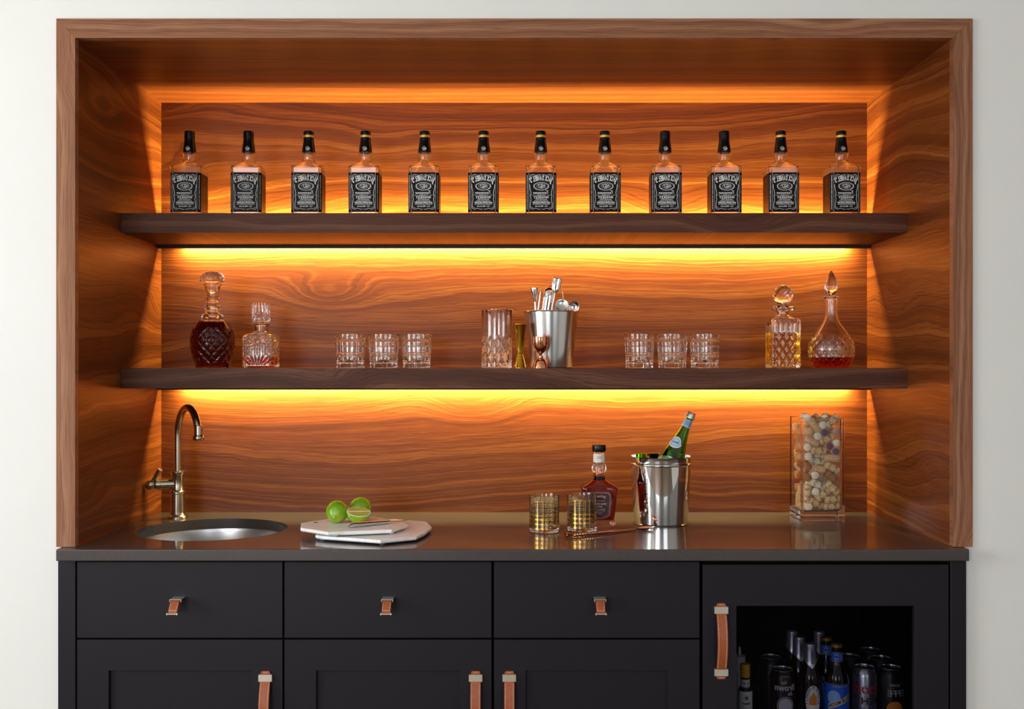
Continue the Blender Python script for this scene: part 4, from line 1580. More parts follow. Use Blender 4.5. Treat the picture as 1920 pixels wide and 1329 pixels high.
for s, w_ in ((0, .0100), (.35, .0095), (.7, .0065), (.92, .0025), (1, .0004)):
    x = L * (.64 + .36 * s)
    rs.append([(x, .004, zb_ + .0012), (x, .004 - w_, zb_ + .0002), (x, .004 - w_, zb_), (x, .004, zb_)])
m.rings(rs)
m.build('blade', MATS['chrome'], t, smooth=False)

# ------------------------------------------------------------------ gold-plaid glasses
T = NT('plaid_print')
uv = T.n('ShaderNodeTexCoord')
sp = T.n('ShaderNodeSeparateXYZ', {0: (uv, 3)})
ang = T.math('MULTIPLY', T.math('ARCTAN2', (sp, 1), (sp, 0)), 9 / (2 * PI))
fr = T.math('FRACT', T.math('ADD', ang, 20.0))
def stripe(src, c, hw):
    return T.math('LESS_THAN', T.math('ABSOLUTE', T.math('SUBTRACT', src, c)), hw)
hgold = [T.math('MULTIPLY', stripe((sp, 2), zc, hw), 1.0) for zc, hw in ((.0125, .0013), (.0245, .0016), (.0370, .0019), (.0475, .0010), (.0840, .0008))]
vgold = [stripe(fr, c, hw) for c, hw in ((.18, .028), (.62, .030))]
hblk = [stripe((sp, 2), zc, hw) for zc, hw in ((.0190, .0006), (.0290, .0007), (.0320, .0006), (.0425, .0007), (.0545, .0012), (.0600, .0006), (.0670, .0008))]
vblk = [stripe(fr, c, hw) for c, hw in ((.32, .018), (.40, .014), (.48, .014), (.80, .018), (.90, .014))]
def mx(lst):
    r_ = lst[0]
    for q in lst[1:]:
        r_ = T.math('MAXIMUM', r_, q)
    return r_
low = T.math('LESS_THAN', (sp, 2), .0700)
high = T.math('LESS_THAN', (sp, 2), .0850)
foot = T.math('GREATER_THAN', (sp, 2), .0085)
gold_f = T.math('MULTIPLY', T.math('MAXIMUM', T.math('MULTIPLY', mx(vgold), high), mx(hgold)), foot)
blk_f = T.math('MULTIPLY', T.math('MAXIMUM', T.math('MULTIPLY', mx(vblk), low), mx(hblk)), foot)
gl = T.n('ShaderNodeBsdfPrincipled', {'Base Color': (1, .99, .97, 1), 'Roughness': 0.0, 'Transmission Weight': 1.0, 'IOR': 1.5})
gd = T.n('ShaderNodeBsdfPrincipled', {'Base Color': srgb('#d6a441'), 'Roughness': 0.2, 'Metallic': 1.0})
bk_ = T.n('ShaderNodeBsdfPrincipled', {'Base Color': srgb('#1d1712'), 'Roughness': 0.35})
s1 = T.n('ShaderNodeMixShader', {0: blk_f, 1: gl, 2: bk_})
s2 = T.n('ShaderNodeMixShader', {0: gold_f, 1: s1, 2: gd})
MATS['plaid_print'] = T.done(s2)
H, RG = .0985, .0402
m = MB()
outer = densify([(RG - .002, 0), (RG, .002), (RG, H - .0006), (RG - .0005, H)], .006)
m.cur = 0
m.lathe(outer, 64, cap1=False)
n0 = len(m.f)
m.cur = 1
m.lathe([(RG - .0005, H), (RG - .0017, H), (RG - .0022, H - .002), (RG - .0024, .0135), (RG - .005, .0105), (RG - .012, .0100)], 64, cap0=False)
me = m.mesh('glass', [MATS['plaid_print'], MATS['clear_glass']])
for px, py, lab, rz in ((1020.5, 1001, 'gold and black plaid tumbler on the countertop, the left one', .3), (1091.3, 998.7, 'gold and black plaid tumbler standing before the reddish whiskey bottle', 1.25)):
    q = PZ(px, py, CT)
    o = link('gold_plaid_tumbler', me, None, (q.x * (D0 + q.y + RG) / (D0 + q.y), q.y + RG, CT + .0002))
    o.rotation_euler = (0, 0, rz)
    tag(o, lab, 'tumbler', 'gold plaid tumblers on the countertop')

# ------------------------------------------------------------------ broad-shouldered rye bottle
WB = Vector(((1123 - VX) * (D0 + .345) / F_PX, .345, CT + .0002))
kw = (D0 + .345) / F_PX / 7.378
def zw(y): return (1246 - y) * kw
t = thing('rye_bottle', 'broad-shouldered bottle of deep red whiskey behind a plaid tumbler', 'bottle', WB, rot=(0, 0, .0))
AW = [2 * PI * i / 96 for i in range(96)]
def SW(hx_, hy_, p=7): return lambda a: se_r(a, hx_, hy_, p)
B0, B1, DB = 205 * kw, 248 * kw, .0335
rows = [(0, SW(B0 * .98, DB * .80)), (.003, SW(B0 * 1.02, DB * .84)), (zw(1160), SW(B0 * 1.0, DB * .84)), (zw(1150), SW(B0 * 1.0, DB * .85)), (zw(1000), SW(B0 + (B1 - B0) * .45, DB * .95)), (zw(800), SW(B0 + (B1 - B0) * .92, DB)), (zw(730), SW(B1, DB)), (zw(704), SW(B1 * 1.0, DB)), (zw(688), SW(B1 * .955, DB * .97, 5)), (zw(668), SW(B1 * .80, DB * .90, 4)), (zw(645), SW(B1 * .63, DB * .80, 3)), (zw(615), SW(B1 * .46, DB * .70, 2.4)), (zw(580), C2f(84 * kw)), (zw(540), C2f(72 * kw)), (zw(512), C2f(70 * kw)),
        (zw(505), C2f(84 * kw)), (zw(480), C2f(99 * kw)), (zw(440), C2f(104 * kw)), (zw(405), C2f(96 * kw)), (zw(385), C2f(80 * kw)), (zw(370), C2f(76 * kw)), (zw(232), C2f(77 * kw)), (zw(226), C2f(82 * kw)), (zw(222), C2f(82 * kw))]
wi = .0030
inr = [(zw(222), C2f(56 * kw), 1), (zw(370), C2f(55 * kw), 1), (zw(400), C2f(58 * kw), 1), (zw(440), C2f(66 * kw), 1), (zw(500), C2f(58 * kw), 1), (zw(516), C2f(57 * kw), 1)]
m = MB()
loft(m, rows + inr, AW, lambda x, y, z, tt: .0011 * (1 - abs(math.sin(tt * 6))) if zw(505) < z < zw(385) else 0)
m.build('glass_body', MATS['clear_glass'], t, angle=40)
e2 = .0004
liq = [(zw(1155.5), SW(B0 - .0065, DB * .68)), (zw(1147), SW(B0 - wi - e2, DB * .85 - wi - e2)), (zw(1000), SW(B0 + (B1 - B0) * .45 - wi - e2, DB * .95 - wi - e2)), (zw(730), SW(B1 - wi - e2, DB - wi - e2)), (zw(697), SW(B1 * .895, DB * .85, 5)), (zw(677), SW(B1 * .74, DB * .79, 4)), (zw(652), SW(B1 * .56, DB * .69, 3)), (zw(622), SW(B1 * .39, DB * .57, 2.4)), (zw(582), C2f(64 * kw)), (zw(520), C2f(56 * kw))]
m = MB()
loft(m, liq, AW)
m.build('whiskey', MATS['whiskey_rye'], t, angle=50)
for sx in (-1, 1):
    for sy in (-1, 1):
        MB().sphere((sx * (B0 - .004), sy * (DB * .62), .0095), .0078, 16, 10, (1, 1, 1.15)).build('corner_foot', MATS['crystal'], t)
MB().lathe([(78 * kw, zw(222) + .0003), (92 * kw, zw(214)), (97 * kw, zw(200)), (97 * kw, zw(132)), (93 * kw, zw(122)), (70 * kw, zw(120))], 40).build('stopper', MATS['cap_black'], t)
nkl = MB().lathe([(78 * kw, zw(362)), (79 * kw, zw(361)), (79 * kw, zw(252)), (78 * kw, zw(251))], 40, cap0=False, cap1=False).build('neck_label', MATS['label_white'], t)
p = Print()
p.text('SELECT', 0, .004, .0034, width=.015)
p.text('TENNESSEE', 0, 0, .0036, width=.017)
p.line([(-.009, -.005), (.009, -.005)], .0003)
link('lettering', p.mesh('lettering', MATS['ink_dark'], wrap(79 * kw, zw(306))), nkl)
principled('label_mauve', srgb('#4d1a20'), 0.45)
principled('ink_pink', srgb('#d9b9b4'), 0.5)
hw, zl0, zl1 = 150 * kw, zw(1120), zw(762)
ch = 26 * kw
lw_, zm = hw, zw(950)
pl = [(-hw * .62, zl0 + .003), (-.2 * hw, zl0 - .001), (.2 * hw, zl0 - .001), (hw * .62, zl0 + .003), (hw * .90, zl0 + .008), (hw * .96, zm), (hw, zl1 - ch * 1.5), (hw - ch * .7, zl1 - ch), (hw - ch, zl1), (-hw + ch, zl1), (-hw + ch * .7, zl1 - ch), (-hw, zl1 - ch * 1.5), (-hw * .96, zm), (-hw * .90, zl0 + .008)]
m = MB()
prism_y(m, pl, -.0004, .0)
def hyz(z): return DB * (.85 + .10 * min(1, (z - zw(1150)) / (zw(1000) - zw(1150)))) if z < zw(1000) else DB * (.95 + .05 * min(1, (z - zw(1000)) / (zw(800) - zw(1000))))
tl = math.atan((hyz(zl1) - hyz(zl0)) / (zl1 - zl0))
def onface(u, v, off=.0004):
    return (u, -hyz(v) - off, v)
m.v = [(x, -hyz(z) - (.0005 if y < -.0002 else .0002), z) for x, y, z in m.v]
lb = m.build('front_label', MATS['label_mauve'], t, smooth=False)
p = Print()
for s in (1, .93):
    zc = (zl0 + zl1) / 2
    p.line([(x * s, zc + (z - zc) * s) for x, z in pl + pl[:1]], .0004)
p.arc("Jack Daniel's", 0, zw(815), .0085, .045, .034, bold=.0002, shear=.1)
p.text('SINGLE BARREL', 0, zw(880), .0035, width=.026)
p.text('SINGLE BARREL', 0, zw(922), .0058, width=.0345, bold=.0002)
p.text('- RYE -', 0, zw(960), .0062, width=.018, bold=.0002)
p.text('TENNESSEE STRAIGHT', 0, zw(994), .0030, width=.030, bold=.0001)
p.text('RYE WHISKEY', 0, zw(1017), .0030, width=.028, bold=.0001)
p.text('LYNCHBURG', 0, zw(1040), .0028, width=.018, bold=.0001)
p.text('750 ML', 0, zw(1062), .0028, width=.010, bold=.0001)
link('lettering', p.mesh('lettering', MATS['ink_pink'], lambda u, v: onface(u, v, .0009)), lb)

# ------------------------------------------------------------------ chrome ice bucket with a green bottle
IB = Vector(((1239 - VX) * (D0 + .390) / F_PX, .390, CT + .0002))
t = thing('ice_bucket', 'polished chrome ice bucket on the countertop holding a green bottle', 'ice bucket', IB)
r0, r1, hb = .0745, .0850, .1905
o_ = [(r0 - .004, 0), (r0 + .0018, .0008), (r0 + .0022, .003), (r0, .0048)] + [(r0 + (r1 - r0) * (i / 8) ** .85, .0048 + (hb - .030) * i / 8) for i in range(1, 9)]
o_ += [(r1 + .0016, hb - .0235), (r1 + .0022, hb - .0215), (r1 + .0014, hb - .0195), (r1 - .0002, hb - .018), (r1 + .0004, hb - .003), (r1 + .0016, hb - .001), (r1 + .0008, hb)]
i_ = [(r1 - .0012, hb - .0005), (r1 - .0022, hb - .02), (r0 - .0012, .012), (r0 - .006, .006), (.02, .0055)]
MB().lathe(o_ + i_, 96).build('body', MATS['chrome'], t, angle=40)

tilt = math.radians(23.5)
top = P(1297.3, 774, .405)
Lb = .3065
ft = top - Vector((math.sin(tilt), 0, math.cos(tilt))) * Lb
t = thing('green_water_bottle', 'green glass sparkling water bottle leaning in the chrome ice bucket', 'bottle', ft, rot=(0, tilt, 0))
def zt_(d): return Lb - d
prof = smooth_prof([(.0115, zt_(.014)), (.0118, zt_(.024)), (.0124, zt_(.040)), (.0150, zt_(.058)), (.0205, zt_(.083)), (.0272, zt_(.108)), (.0330, zt_(.130)), (.0365, zt_(.155)), (.0372, zt_(.180)), (.0372, zt_(.295)), (.0355, .003), (.030, 0)], 4)
MB().lathe(prof + [(r_ - .0028, z + (.003 if z < .02 else 0)) for r_, z in reversed(prof[:-1])], 48).build('glass_body', MATS['green_glass'], t, angle=50)
glass('water_green', (.62, .85, .40, 1), 1.33)
inp = [(r_ - .0031, z + .003) for r_, z in prof[::-1] if z < zt_(.122)]
MB().lathe(inp, 40).build('water', MATS['water_green'], t)
principled('cap_silver', srgb('#cfd2d6'), 0.3, 0.8)
principled('cap_red', srgb('#7c1f1d'), 0.4)
principled('label_blue', srgb('#a9c6dc'), 0.5)
principled('ink_navy', srgb('#31518a'), 0.5)
MB().lathe([(.0105, zt_(.0165)), (.0148, zt_(.0160)), (.0150, zt_(.0135)), (.0146, zt_(.0118)), (.0128, zt_(.0112)), (.0126, zt_(.002)), (.0118, zt_(.0006)), (.0100, zt_(.0004))], 36).build('cap', MATS['cap_silver'], t)
MB().lathe([(.0118, zt_(.0014)), (.0122, zt_(.0008)), (.0118, zt_(-.0006)), (.004, zt_(-.0008))], 32).build('cap_top', MATS['cap_red'], t)
nl = MB().lathe([(.0121, zt_(.0225)), (.0123, zt_(.0228)), (.0132, zt_(.0430)), (.0130, zt_(.0433))], 36, cap0=False, cap1=False).build('neck_label', MATS['label_blue'], t)
p = Print()
for k in range(5):
    p.text('ACQUA MINERALE' if k % 2 else 'SPARKLING WATER', 0, .0065 - k * .0032, .0030, width=.019, bold=.0001)
link('lettering', p.mesh('lettering', MATS['ink_navy'], lambda u, v: ((.0132 - (v + .0) * .045) * math.sin(u / .0128), -(.0132 - v * .045) * math.cos(u / .0128), zt_(.0328) + v)), nl)
# oval shoulder emblem, turned a little to the left of the camera
def rad_at(z):
    for (ra, za), (rb, zb2) in zip(prof, prof[1:]):
        if zb2 <= z <= za:
            return ra + (rb - ra) * (za - z) / max(1e-9, za - zb2)
    return .03
def emb(turn, off):
    def fn(u, v):
        z = zt_(.094) + v
        rr = rad_at(z) + off
        a = -PI / 2 + turn + u / .022
        return (rr * math.cos(a), rr * math.sin(a), z)
    return fn
def emblem_mesh(name, mat, ru, rv, off):
    m = MB()
    fn = emb(-.62, off)
    rs = []
    for k in range(7):
        s = k / 6
        rs.append([fn(ru * s * math.cos(2 * PI * j / 36) * (1.12 if math.sin(2 * PI * j / 36) < 0 else .95), rv * s * math.sin(2 * PI * j / 36)) for j in range(36)])
    m.rings(rs, False, False)
    return m.mesh(name, mat, recalc=False)
eo = link('emblem_label', emblem_mesh('emblem_border', MATS['label_white'], .0168, .0165, .0004), t)
link('emblem_field', emblem_mesh('emblem_field', MATS['label_blue'], .0150, .0147, .0007), eo)
p = Print()
p.text('Mineral', 0, 0, .0078, width=.0185, shear=.35, bold=.0002)
p.ellipse(0, 0, .0118, .0105, .0005)
p.disc(-.006, -.0095, .0010, .0010, 8)
link('lettering', p.mesh('lettering', MATS['ink_navy'], emb(-.62, .0010)), eo)
m = MB()
rs = []
for z, k in ((zt_(.136), 1), (zt_(.175), 1)):
    rs.append([((rad_at(z) + .0004) * math.cos(-PI / 2 - .35 + q / 12 * 2.2 - 1.1), (rad_at(z) + .0004) * math.sin(-PI / 2 - .35 + q / 12 * 2.2 - 1.1), z - .010 * abs(q - 6) / 6) for q in range(13)])
m.rings(rs, False, False, closed=False)
m.build('body_label', MATS['label_white'], t, recalc=False)

# ------------------------------------------------------------------ copper bar spoon on the counter
a = PZ(1060, 1009, CT)
b = PZ(1226, 992, CT)
d = b - a
L = d.length
t = thing('twisted_bar_spoon', 'copper twisted-handle bar spoon lying on the countertop before the bucket', 'bar spoon', (a.x, a.y, CT + .0002), rot=(0, 0, math.atan2(d.y, d.x)))
cp = MATS['copper']
hz = .0046
pr_ = [(.0075, 0), (.0080, .001), (.0076, .003), (.0045, .012), (.0032, .022)]
m = MB().lathe(pr_, 24)
m.xform(Matrix.Translation((0, 0, .0080)) @ Matrix.Rotation(PI / 2, 4, 'Y'))
m.build('muddler_end', cp, t)
m = MB().sphere((.030, 0, .0056), .0056, 16, 10)
m.build('knuckle', cp, t)
for ph in (0, PI):
    pts = [(.034 + .112 * i / 110, .0024 * math.cos(i / 110 * 2 * PI * 7 + ph), hz + .0024 * math.sin(i / 110 * 2 * PI * 7 + ph) - .0000) for i in range(111)]
    MB().tube(pts, .0022, 8).build('twist_strand', cp, t)
MB().tube([(.144, 0, hz), (.20, 0, .0036), (L - .062, 0, .0036)], [.0036, .0030, .0024], 14).build('stem', cp, t)
m = MB()
rs = []
for i in range(15):
    s = i / 14
    x = L - .066 + .066 * s
    w_ = .0026 + .0125 * max(0.0, math.sin(PI * min(1, max(0, (s - .05) / .95)) ** 1.6)) if 0 < s < 1 else .0022
    dp = .0052 * math.sin(PI * s) ** .7 if 0 < s < 1 else 0
    row = []
    for q in range(9):
        u = -1 + q / 4
        row.append((x, w_ * u, .0080 - .0010 * (1 - s) - dp * (1 - u * u)))
    for q in range(8, -1, -1):
        u = -1 + q / 4
        row.append((x, w_ * u, .0080 - .0010 * (1 - s) - dp * (1 - u * u) - .0014))
    rs.append(row)
m.rings(rs)
m.build('bowl', cp, t, angle=60)
# ------------------------------------------------------------------ glass vase full of corks
glass('vase_glass', (1.0, .99, .97, 1), 1.5)
VX0, VX1, VY0, VY1 = .8186, .9450, .437, .559
VC = Vector(((VX0 + VX1) / 2, (VY0 + VY1) / 2, CT + .0002))
HV, TW, BH = .2945, .0085, .026
m = MB()
hx_, hy_ = (VX1 - VX0) / 2, (VY1 - VY0) / 2
def rect(hx, hy, c, z):
    return [(sx * (hx - (c if k else 0)), sy * (hy - (0 if k else c)), z) for sx, sy, ks in ((1, 1, (0, 1)), (-1, 1, (1, 0)), (-1, -1, (0, 1)), (1, -1, (1, 0))) for k in ks]
m.rings([rect(hx_ - .002, hy_ - .002, .003, 0), rect(hx_, hy_, .003, .002), rect(hx_, hy_, .003, HV - .0015), rect(hx_ - .0012, hy_ - .0012, .003, HV),
         rect(hx_ - TW + .0012, hy_ - TW + .0012, .004, HV), rect(hx_ - TW, hy_ - TW, .005, HV - .0015), rect(hx_ - TW, hy_ - TW, .005, BH + .004), rect(hx_ - TW - .004, hy_ - TW - .004, .005, BH)])
o = m.build('cork_vase', MATS['vase_glass'], None, VC, angle=25)
tag(o, 'tall square clear glass vase filled with wine corks', 'vase')


def cork_mat(name, a, b, ink=None, sc=120):
    T = NT(name)
    tc = T.n('ShaderNodeTexCoord')
    nz = T.n('ShaderNodeTexNoise', {'Vector': (tc, 3), 'Scale': sc * 1.6, 'Detail': 5.0, 'Roughness': 0.7})
    col = T.ramp(nz, [(0.36, srgb(a)), (0.58, srgb(b))])
    if ink:
        sp = T.n('ShaderNodeSeparateXYZ', {0: (tc, 3)})
        n2 = T.n('ShaderNodeTexNoise', {'Vector': (tc, 3), 'Scale': 360.0, 'Detail': 0.0})
        f = T.math('GREATER_THAN', n2, .55)
        band = T.math('LESS_THAN', T.math('ABSOLUTE', T.math('SUBTRACT', T.math('FRACT', T.math('MULTIPLY', (sp, 2), 46.0)), .5)), .22)
        lim = T.math('LESS_THAN', T.math('ABSOLUTE', (sp, 2)), .0135)
        col = T.mix(T.math('MULTIPLY', T.math('MULTIPLY', f, band), lim), col, srgb(ink))
    MATS[name] = T.done(T.n('ShaderNodeBsdfPrincipled', {'Base Color': col, 'Roughness': 0.8, 'Specular IOR Level': 0.2}))


cork_mat('cork_tan', '#cc9a62', '#eac596')
cork_mat('cork_tan_print', '#d3a56c', '#ecca9b', '#6a4528')
cork_mat('cork_pale', '#dcc59c', '#f0e0c0')
cork_mat('cork_pale_print', '#e0cca6', '#f2e4c8', '#3a2d2c')
cork_mat('cork_brown', '#8a4f26', '#b4743c', '#5a2c16')
cork_mat('cork_end_pale', '#ebdfc6', '#f8f0de')
cork_mat('cork_end_wine', '#5d2a3c', '#7c4256')
cork_mat('cork_end_violet', '#4c3453', '#6b4d70')
cork_mat('cork_end_pink', '#b58484', '#caa09c')
CR, CL = .0112, .0440


def cork_mesh(body, end):
    m = MB()
    m.lathe([(CR - .0008, -CL / 2), (CR, -CL / 2 + .0008), (CR, CL / 2 - .0008), (CR - .0008, CL / 2)], 18)
    m.mi = [1 if len(f) > 4 else 0 for f in m.f]
    return m.mesh('cork', [MATS[body], MATS[end]], angle=50)


KINDS = {
    'T': ('cork_tan', 'cork_tan', 'tan wine cork'), 'P': ('cork_tan_print', 'cork_tan', 'printed tan wine cork'),
    'W': ('cork_pale', 'cork_end_pale', 'pale wine cork'), 'L': ('cork_pale_print', 'cork_end_pale', 'dark-printed pale wine cork'),
    'B': ('cork_brown', 'cork_brown', 'reddish brown wine cork'), 'R': ('cork_tan', 'cork_end_wine', 'red-stained wine cork'),
    'V': ('cork_pale', 'cork_end_violet', 'violet-stained wine cork'), 'K': ('cork_tan', 'cork_end_pink', 'pink-ended wine cork')}
CM = {k: cork_mesh(v[0], v[1]) for k, v in KINDS.items()}
# (x, y) in the vase close-up, lean of the axis from horizontal in degrees ('e' = end-on), kind
FRONT = [(357, 205, 'e', 'W'), (415, 245, 'e', 'P'), (480, 292, 'e', 'W'), (543, 240, 'e', 'W'), (560, 312, 'e', 'V'), (718, 318, 'e', 'K'), (705, 395, 'e', 'W'), (650, 432, 'e', 'R'), (717, 463, 'e', 'V'),
         (368, 398, 'e', 'W'), (368, 542, 'e', 'W'), (437, 753, 'e', 'W'), (463, 898, 'e', 'W'), (392, 1062, 'e', 'W'), (370, 745, 'e', 'B'),
         (395, 318, -30, 'T'), (625, 240, -72, 'L'), (612, 372, 20, 'P'), (420, 435, 56, 'W'), (530, 462, -4, 'P'), (497, 532, -8, 'L'), (660, 520, -28, 'P'), (660, 582, -4, 'T'), (445, 602, -6, 'L'),
         (690, 650, -28, 'P'), (470, 685, -10, 'T'), (628, 685, -38, 'L'), (588, 745, -40, 'B'), (678, 800, 46, 'L'), (520, 842, -27, 'L'), (378, 885, 84, 'P'), (535, 940, 35, 'P'), (665, 912, -44, 'P'),
         (640, 985, 5, 'P'), (470, 1030, -28, 'P'), (640, 1052, 3, 'P'), (378, 640, 'e', 'B'), (690, 228, -50, 'T'),
         (385, 160, 32, 'P'), (300, 170, -60, 'T'), (560, 160, 70, 'T'), (615, 160, 40, 'P')]
rng = random.Random(11)
bx = (hx_ - TW, hy_ - TW, BH + .001)
pos, dirs, kinds, front = [], [], [], []
kv = (D0 + VY0) / F_PX / 5.315
for x, y, a, k in FRONT:
    px, py = 1440 + x / 5.315, 750 + y / 5.315
    if a == 'e':
        d = Vector((rng.uniform(-.12, .12), 1, rng.uniform(-.12, .12))).normalized()
        Y = VY0 + TW + CL / 2 + .002
        q = P(px, py, VY0 + TW)
        c = Vector((q.x, Y, q.z))
    else:
        d = Vector((math.cos(math.radians(a)), rng.uniform(-.1, .1), math.sin(math.radians(a)))).normalized()
        q = P(px, py, VY0 + TW + CR)
        c = Vector((q.x, VY0 + TW + CR + .001, q.z))
    pos.append(c - VC)
    dirs.append(d)
    kinds.append(k)
    front.append(1)
for j in range(9):          # corks against the left pane
    a = rng.choice(['e', 40, 80, -30, 10])
    d = Vector((1, rng.uniform(-.2, .2), .1)).normalized() if a == 'e' else Vector((.1, math.cos(math.radians(a)), math.sin(math.radians(a)))).normalized()
    pos.append(Vector((-bx[0] + (CL / 2 if a == 'e' else CR) + .001, rng.uniform(-.005, .035), .040 + j * .028)))
    dirs.append(d)
    kinds.append(rng.choice('TPWWLT'))
    front.append(0)
for j in range(20):
    d = Vector((rng.uniform(-1, 1), rng.uniform(-1, 1), rng.uniform(-.6, .6))).normalized()
    pos.append(Vector((rng.uniform(-.03, .035), rng.uniform(-.005, .035), .035 + j * .0110)))
    dirs.append(d)
    kinds.append(rng.choice('TPWLT'))
    front.append(0)
n = len(pos)
X = np.array([list(p) for p in pos])
Dd = np.array([list(d) for d in dirs])
hl = CL / 2 - CR * .8
S = np.linspace(-1, 1, 5)[None, :, None] * hl
ext = np.abs(Dd) * (CL / 2) + np.sqrt(np.maximum(0, 1 - Dd ** 2)) * CR      # half extents along the axes
wfr = np.where(np.array(front) == 1, .35, 1.0)
for it in range(260):
    pts = X[:, None, :] + Dd[:, None, :] * S                                  # n x 5 x 3
    df = pts[:, None, :, None, :] - pts[None, :, None, :, :]                  # n n 5 5 3
    ds = np.sqrt((df ** 2).sum(-1))
    fl = ds.reshape(n, n, 25)
    am = fl.argmin(-1)
    mn = np.take_along_axis(fl, am[..., None], -1)[..., 0]
    vec = np.take_along_axis(df.reshape(n, n, 25, 3), am[..., None, None], 2)[:, :, 0, :]
    np.fill_diagonal(mn, 1)
    ov = np.maximum(0, 2 * CR * 1.01 - mn)
    push = (vec / np.maximum(mn, 1e-6)[..., None] * ov[..., None] * .5)
    mv = push.sum(1) * .6
    X += mv * wfr[:, None]
    X[:, 0] = np.clip(X[:, 0], -bx[0] + ext[:, 0] + .0003, bx[0] - ext[:, 0] - .0003)
    X[:, 1] = np.clip(X[:, 1], -bx[1] + ext[:, 1] + .0003, bx[1] - ext[:, 1] - .0003)
    X[:, 2] = np.maximum(X[:, 2], bx[2] + ext[:, 2])
    X[:, 2] = np.minimum(X[:, 2], HV - ext[:, 2] + np.where(np.array(front) == 1, .012, .004))
labs = []
for i in range(n):
    zrel = X[i][2] / HV
    lvl = 'near the rim' if zrel > .82 else ('upper half' if zrel > .55 else ('lower half' if zrel > .27 else 'near the bottom'))
    colm = 'left side' if X[i][0] < -.018 else ('right side' if X[i][0] > .018 else 'centre')
    pose = 'end-on' if abs(Dd[i][1]) > .8 else ('upright' if abs(Dd[i][2]) > .8 else ('slanting' if abs(Dd[i][2]) > .3 else 'level'))
    if front[i]:
        labs.append('%s %s at the front pane, %s, %s' % (KINDS[kinds[i]][2], pose, lvl, colm))
    elif X[i][0] < -.03:
        labs.append('%s %s at the left pane of the vase, %s' % (KINDS[kinds[i]][2], pose, lvl))
    else:
        labs.append('%s %s behind the front row, %s' % (KINDS[kinds[i]][2], pose, lvl))
for i in range(n):
    o = link('wine_cork', CM[kinds[i]], None, VC + Vector(X[i]))
    o.rotation_euler = Vector((0, 0, 1)).rotation_difference(Vector(Dd[i])).to_euler()
    same = sorted([q for q in range(n) if labs[q] == labs[i]], key=lambda q: -X[q][2])
    lab = labs[i]
    if len(same) == 2:
        lab += (', higher', ', lower')[same.index(i)]
    elif len(same) == 3:
        lab += (', highest', ', middle', ', lowest')[same.index(i)]
    tag(o, lab, 'cork', 'wine corks in the glass vase')

# ------------------------------------------------------------------ drinks fridge
fx0, fx1 = cx(1318), cx(1779)
fz1 = cz(1058)
gx0, gx1, gz1, gz0 = cx(1381), cx(1715), cz(1136), .30
FB = Vector(((fx0 + fx1) / 2, CI, 0))
off = tuple(-FB)
t = thing('drinks_fridge', 'panel-front undercounter drinks fridge with dark glass window', 'fridge', FB)
m = MB()
ix0, ix1 = fx0 + .020, fx1 - .020
m.box(fx0 + .002, ix0, CI + .003, .60, .005, CB - .008)
m.box(ix1, fx1 - .002, CI + .003, .60, .005, CB - .008)
m.box(ix0, ix1, CI + .003, .60, CB - .05, CB - .008)
m.box(ix0, ix1, CI + .003, .60, .005, .10)
m.box(ix0, ix1, .575, .60, .10, CB - .05)
m.build('cabinet_body', MATS['cabinet_inside'], t, off, smooth=False)
principled('fridge_rack', srgb('#3a3a3e'), 0.35, 0.8)
RZ = CAMZ - .941
m = MB()
for i in range(22):
    x = ix0 + .012 + i * (ix1 - ix0 - .024) / 21
    m.tube([(x, .05, RZ - .004), (x, .56, RZ - .004)], .002, 6)
for y in (.05, .30, .56):
    m.tube([(ix0 + .002, y, RZ - .007), (ix1 - .002, y, RZ - .007)], .003, 8)
o = m.build('wire_rack', MATS['fridge_rack'], t, off)
m = shaker(fx0, fx1, .105, fz1, gx0 - fx0, fx1 - gx1, fz1 - gz1, gz0 - .105)
d = m.build('door', MATS['cabinet_paint'], t, off)
T = NT('dark_door_glass')
fn_ = T.n('ShaderNodeFresnel', {'IOR': 1.12})
tr = T.n('ShaderNodeBsdfTransparent', {'Color': (.72, .72, .76, 1)})
gs = T.n('ShaderNodeBsdfGlossy', {'Color': (.8, .8, .8, 1), 'Roughness': 0.02})
MATS['dark_door_glass'] = T.done(T.n('ShaderNodeMixShader', {0: fn_, 1: tr, 2: gs}))
MB().box(gx0 - .004, gx1 + .004, CI - .006, CI - .002, gz0 - .004, gz1 + .004).build('glass_pane', MATS['dark_door_glass'], d, smooth=False)
strap_handle(d, cx(1351.6), cz(1130), (0, 0, 0))
MB().box(cx(1782.5), cx(1812), CF, CI + .003, 0, CB - .0005, .0012).build('filler_panel', MATS['cabinet_paint'], t, off)
for o in list(bpy.data.objects):
    if o.name.startswith('stitching'):
        o['kind'] = 'stuff'

# ------------------------------------------------------------------ cans and bottles in the fridge
principled('can_silver', srgb('#b9bcc2'), 0.25, 0.9)
principled('can_brown', srgb('#2a1512'), 0.3, 0.3)
principled('can_dark', srgb('#15161c'), 0.3, 0.3)
principled('can_steel', srgb('#8d9096'), 0.28, 0.9)
principled('foil_silver', srgb('#c9c7d2'), 0.35, 0.85, noise=0.25, nscale=500)
principled('beer_brown', srgb('#160b06'), 0.06, spec=0.6)
principled('label_royal', srgb('#1d5fd0'), 0.4)
principled('label_sky', srgb('#8fb6ef'), 0.45)
principled('ink_red', srgb('#b5222a'), 0.4)
principled('ink_blue', srgb('#3f63b8'), 0.4)
principled('ink_orange', srgb('#d9822b'), 0.5)
principled('ink_green', srgb('#3f8f6a'), 0.5)
principled('ink_cream', srgb('#e3d6a6'), 0.5)
principled('ink_grey', srgb('#b8b4b8'), 0.5)
principled('cap_yellow', srgb('#e0a514'), 0.45)
principled('cap_gold', srgb('#9a7a3a'), 0.35, 0.6)
principled('cap_white', srgb('#c8c8d0'), 0.5)


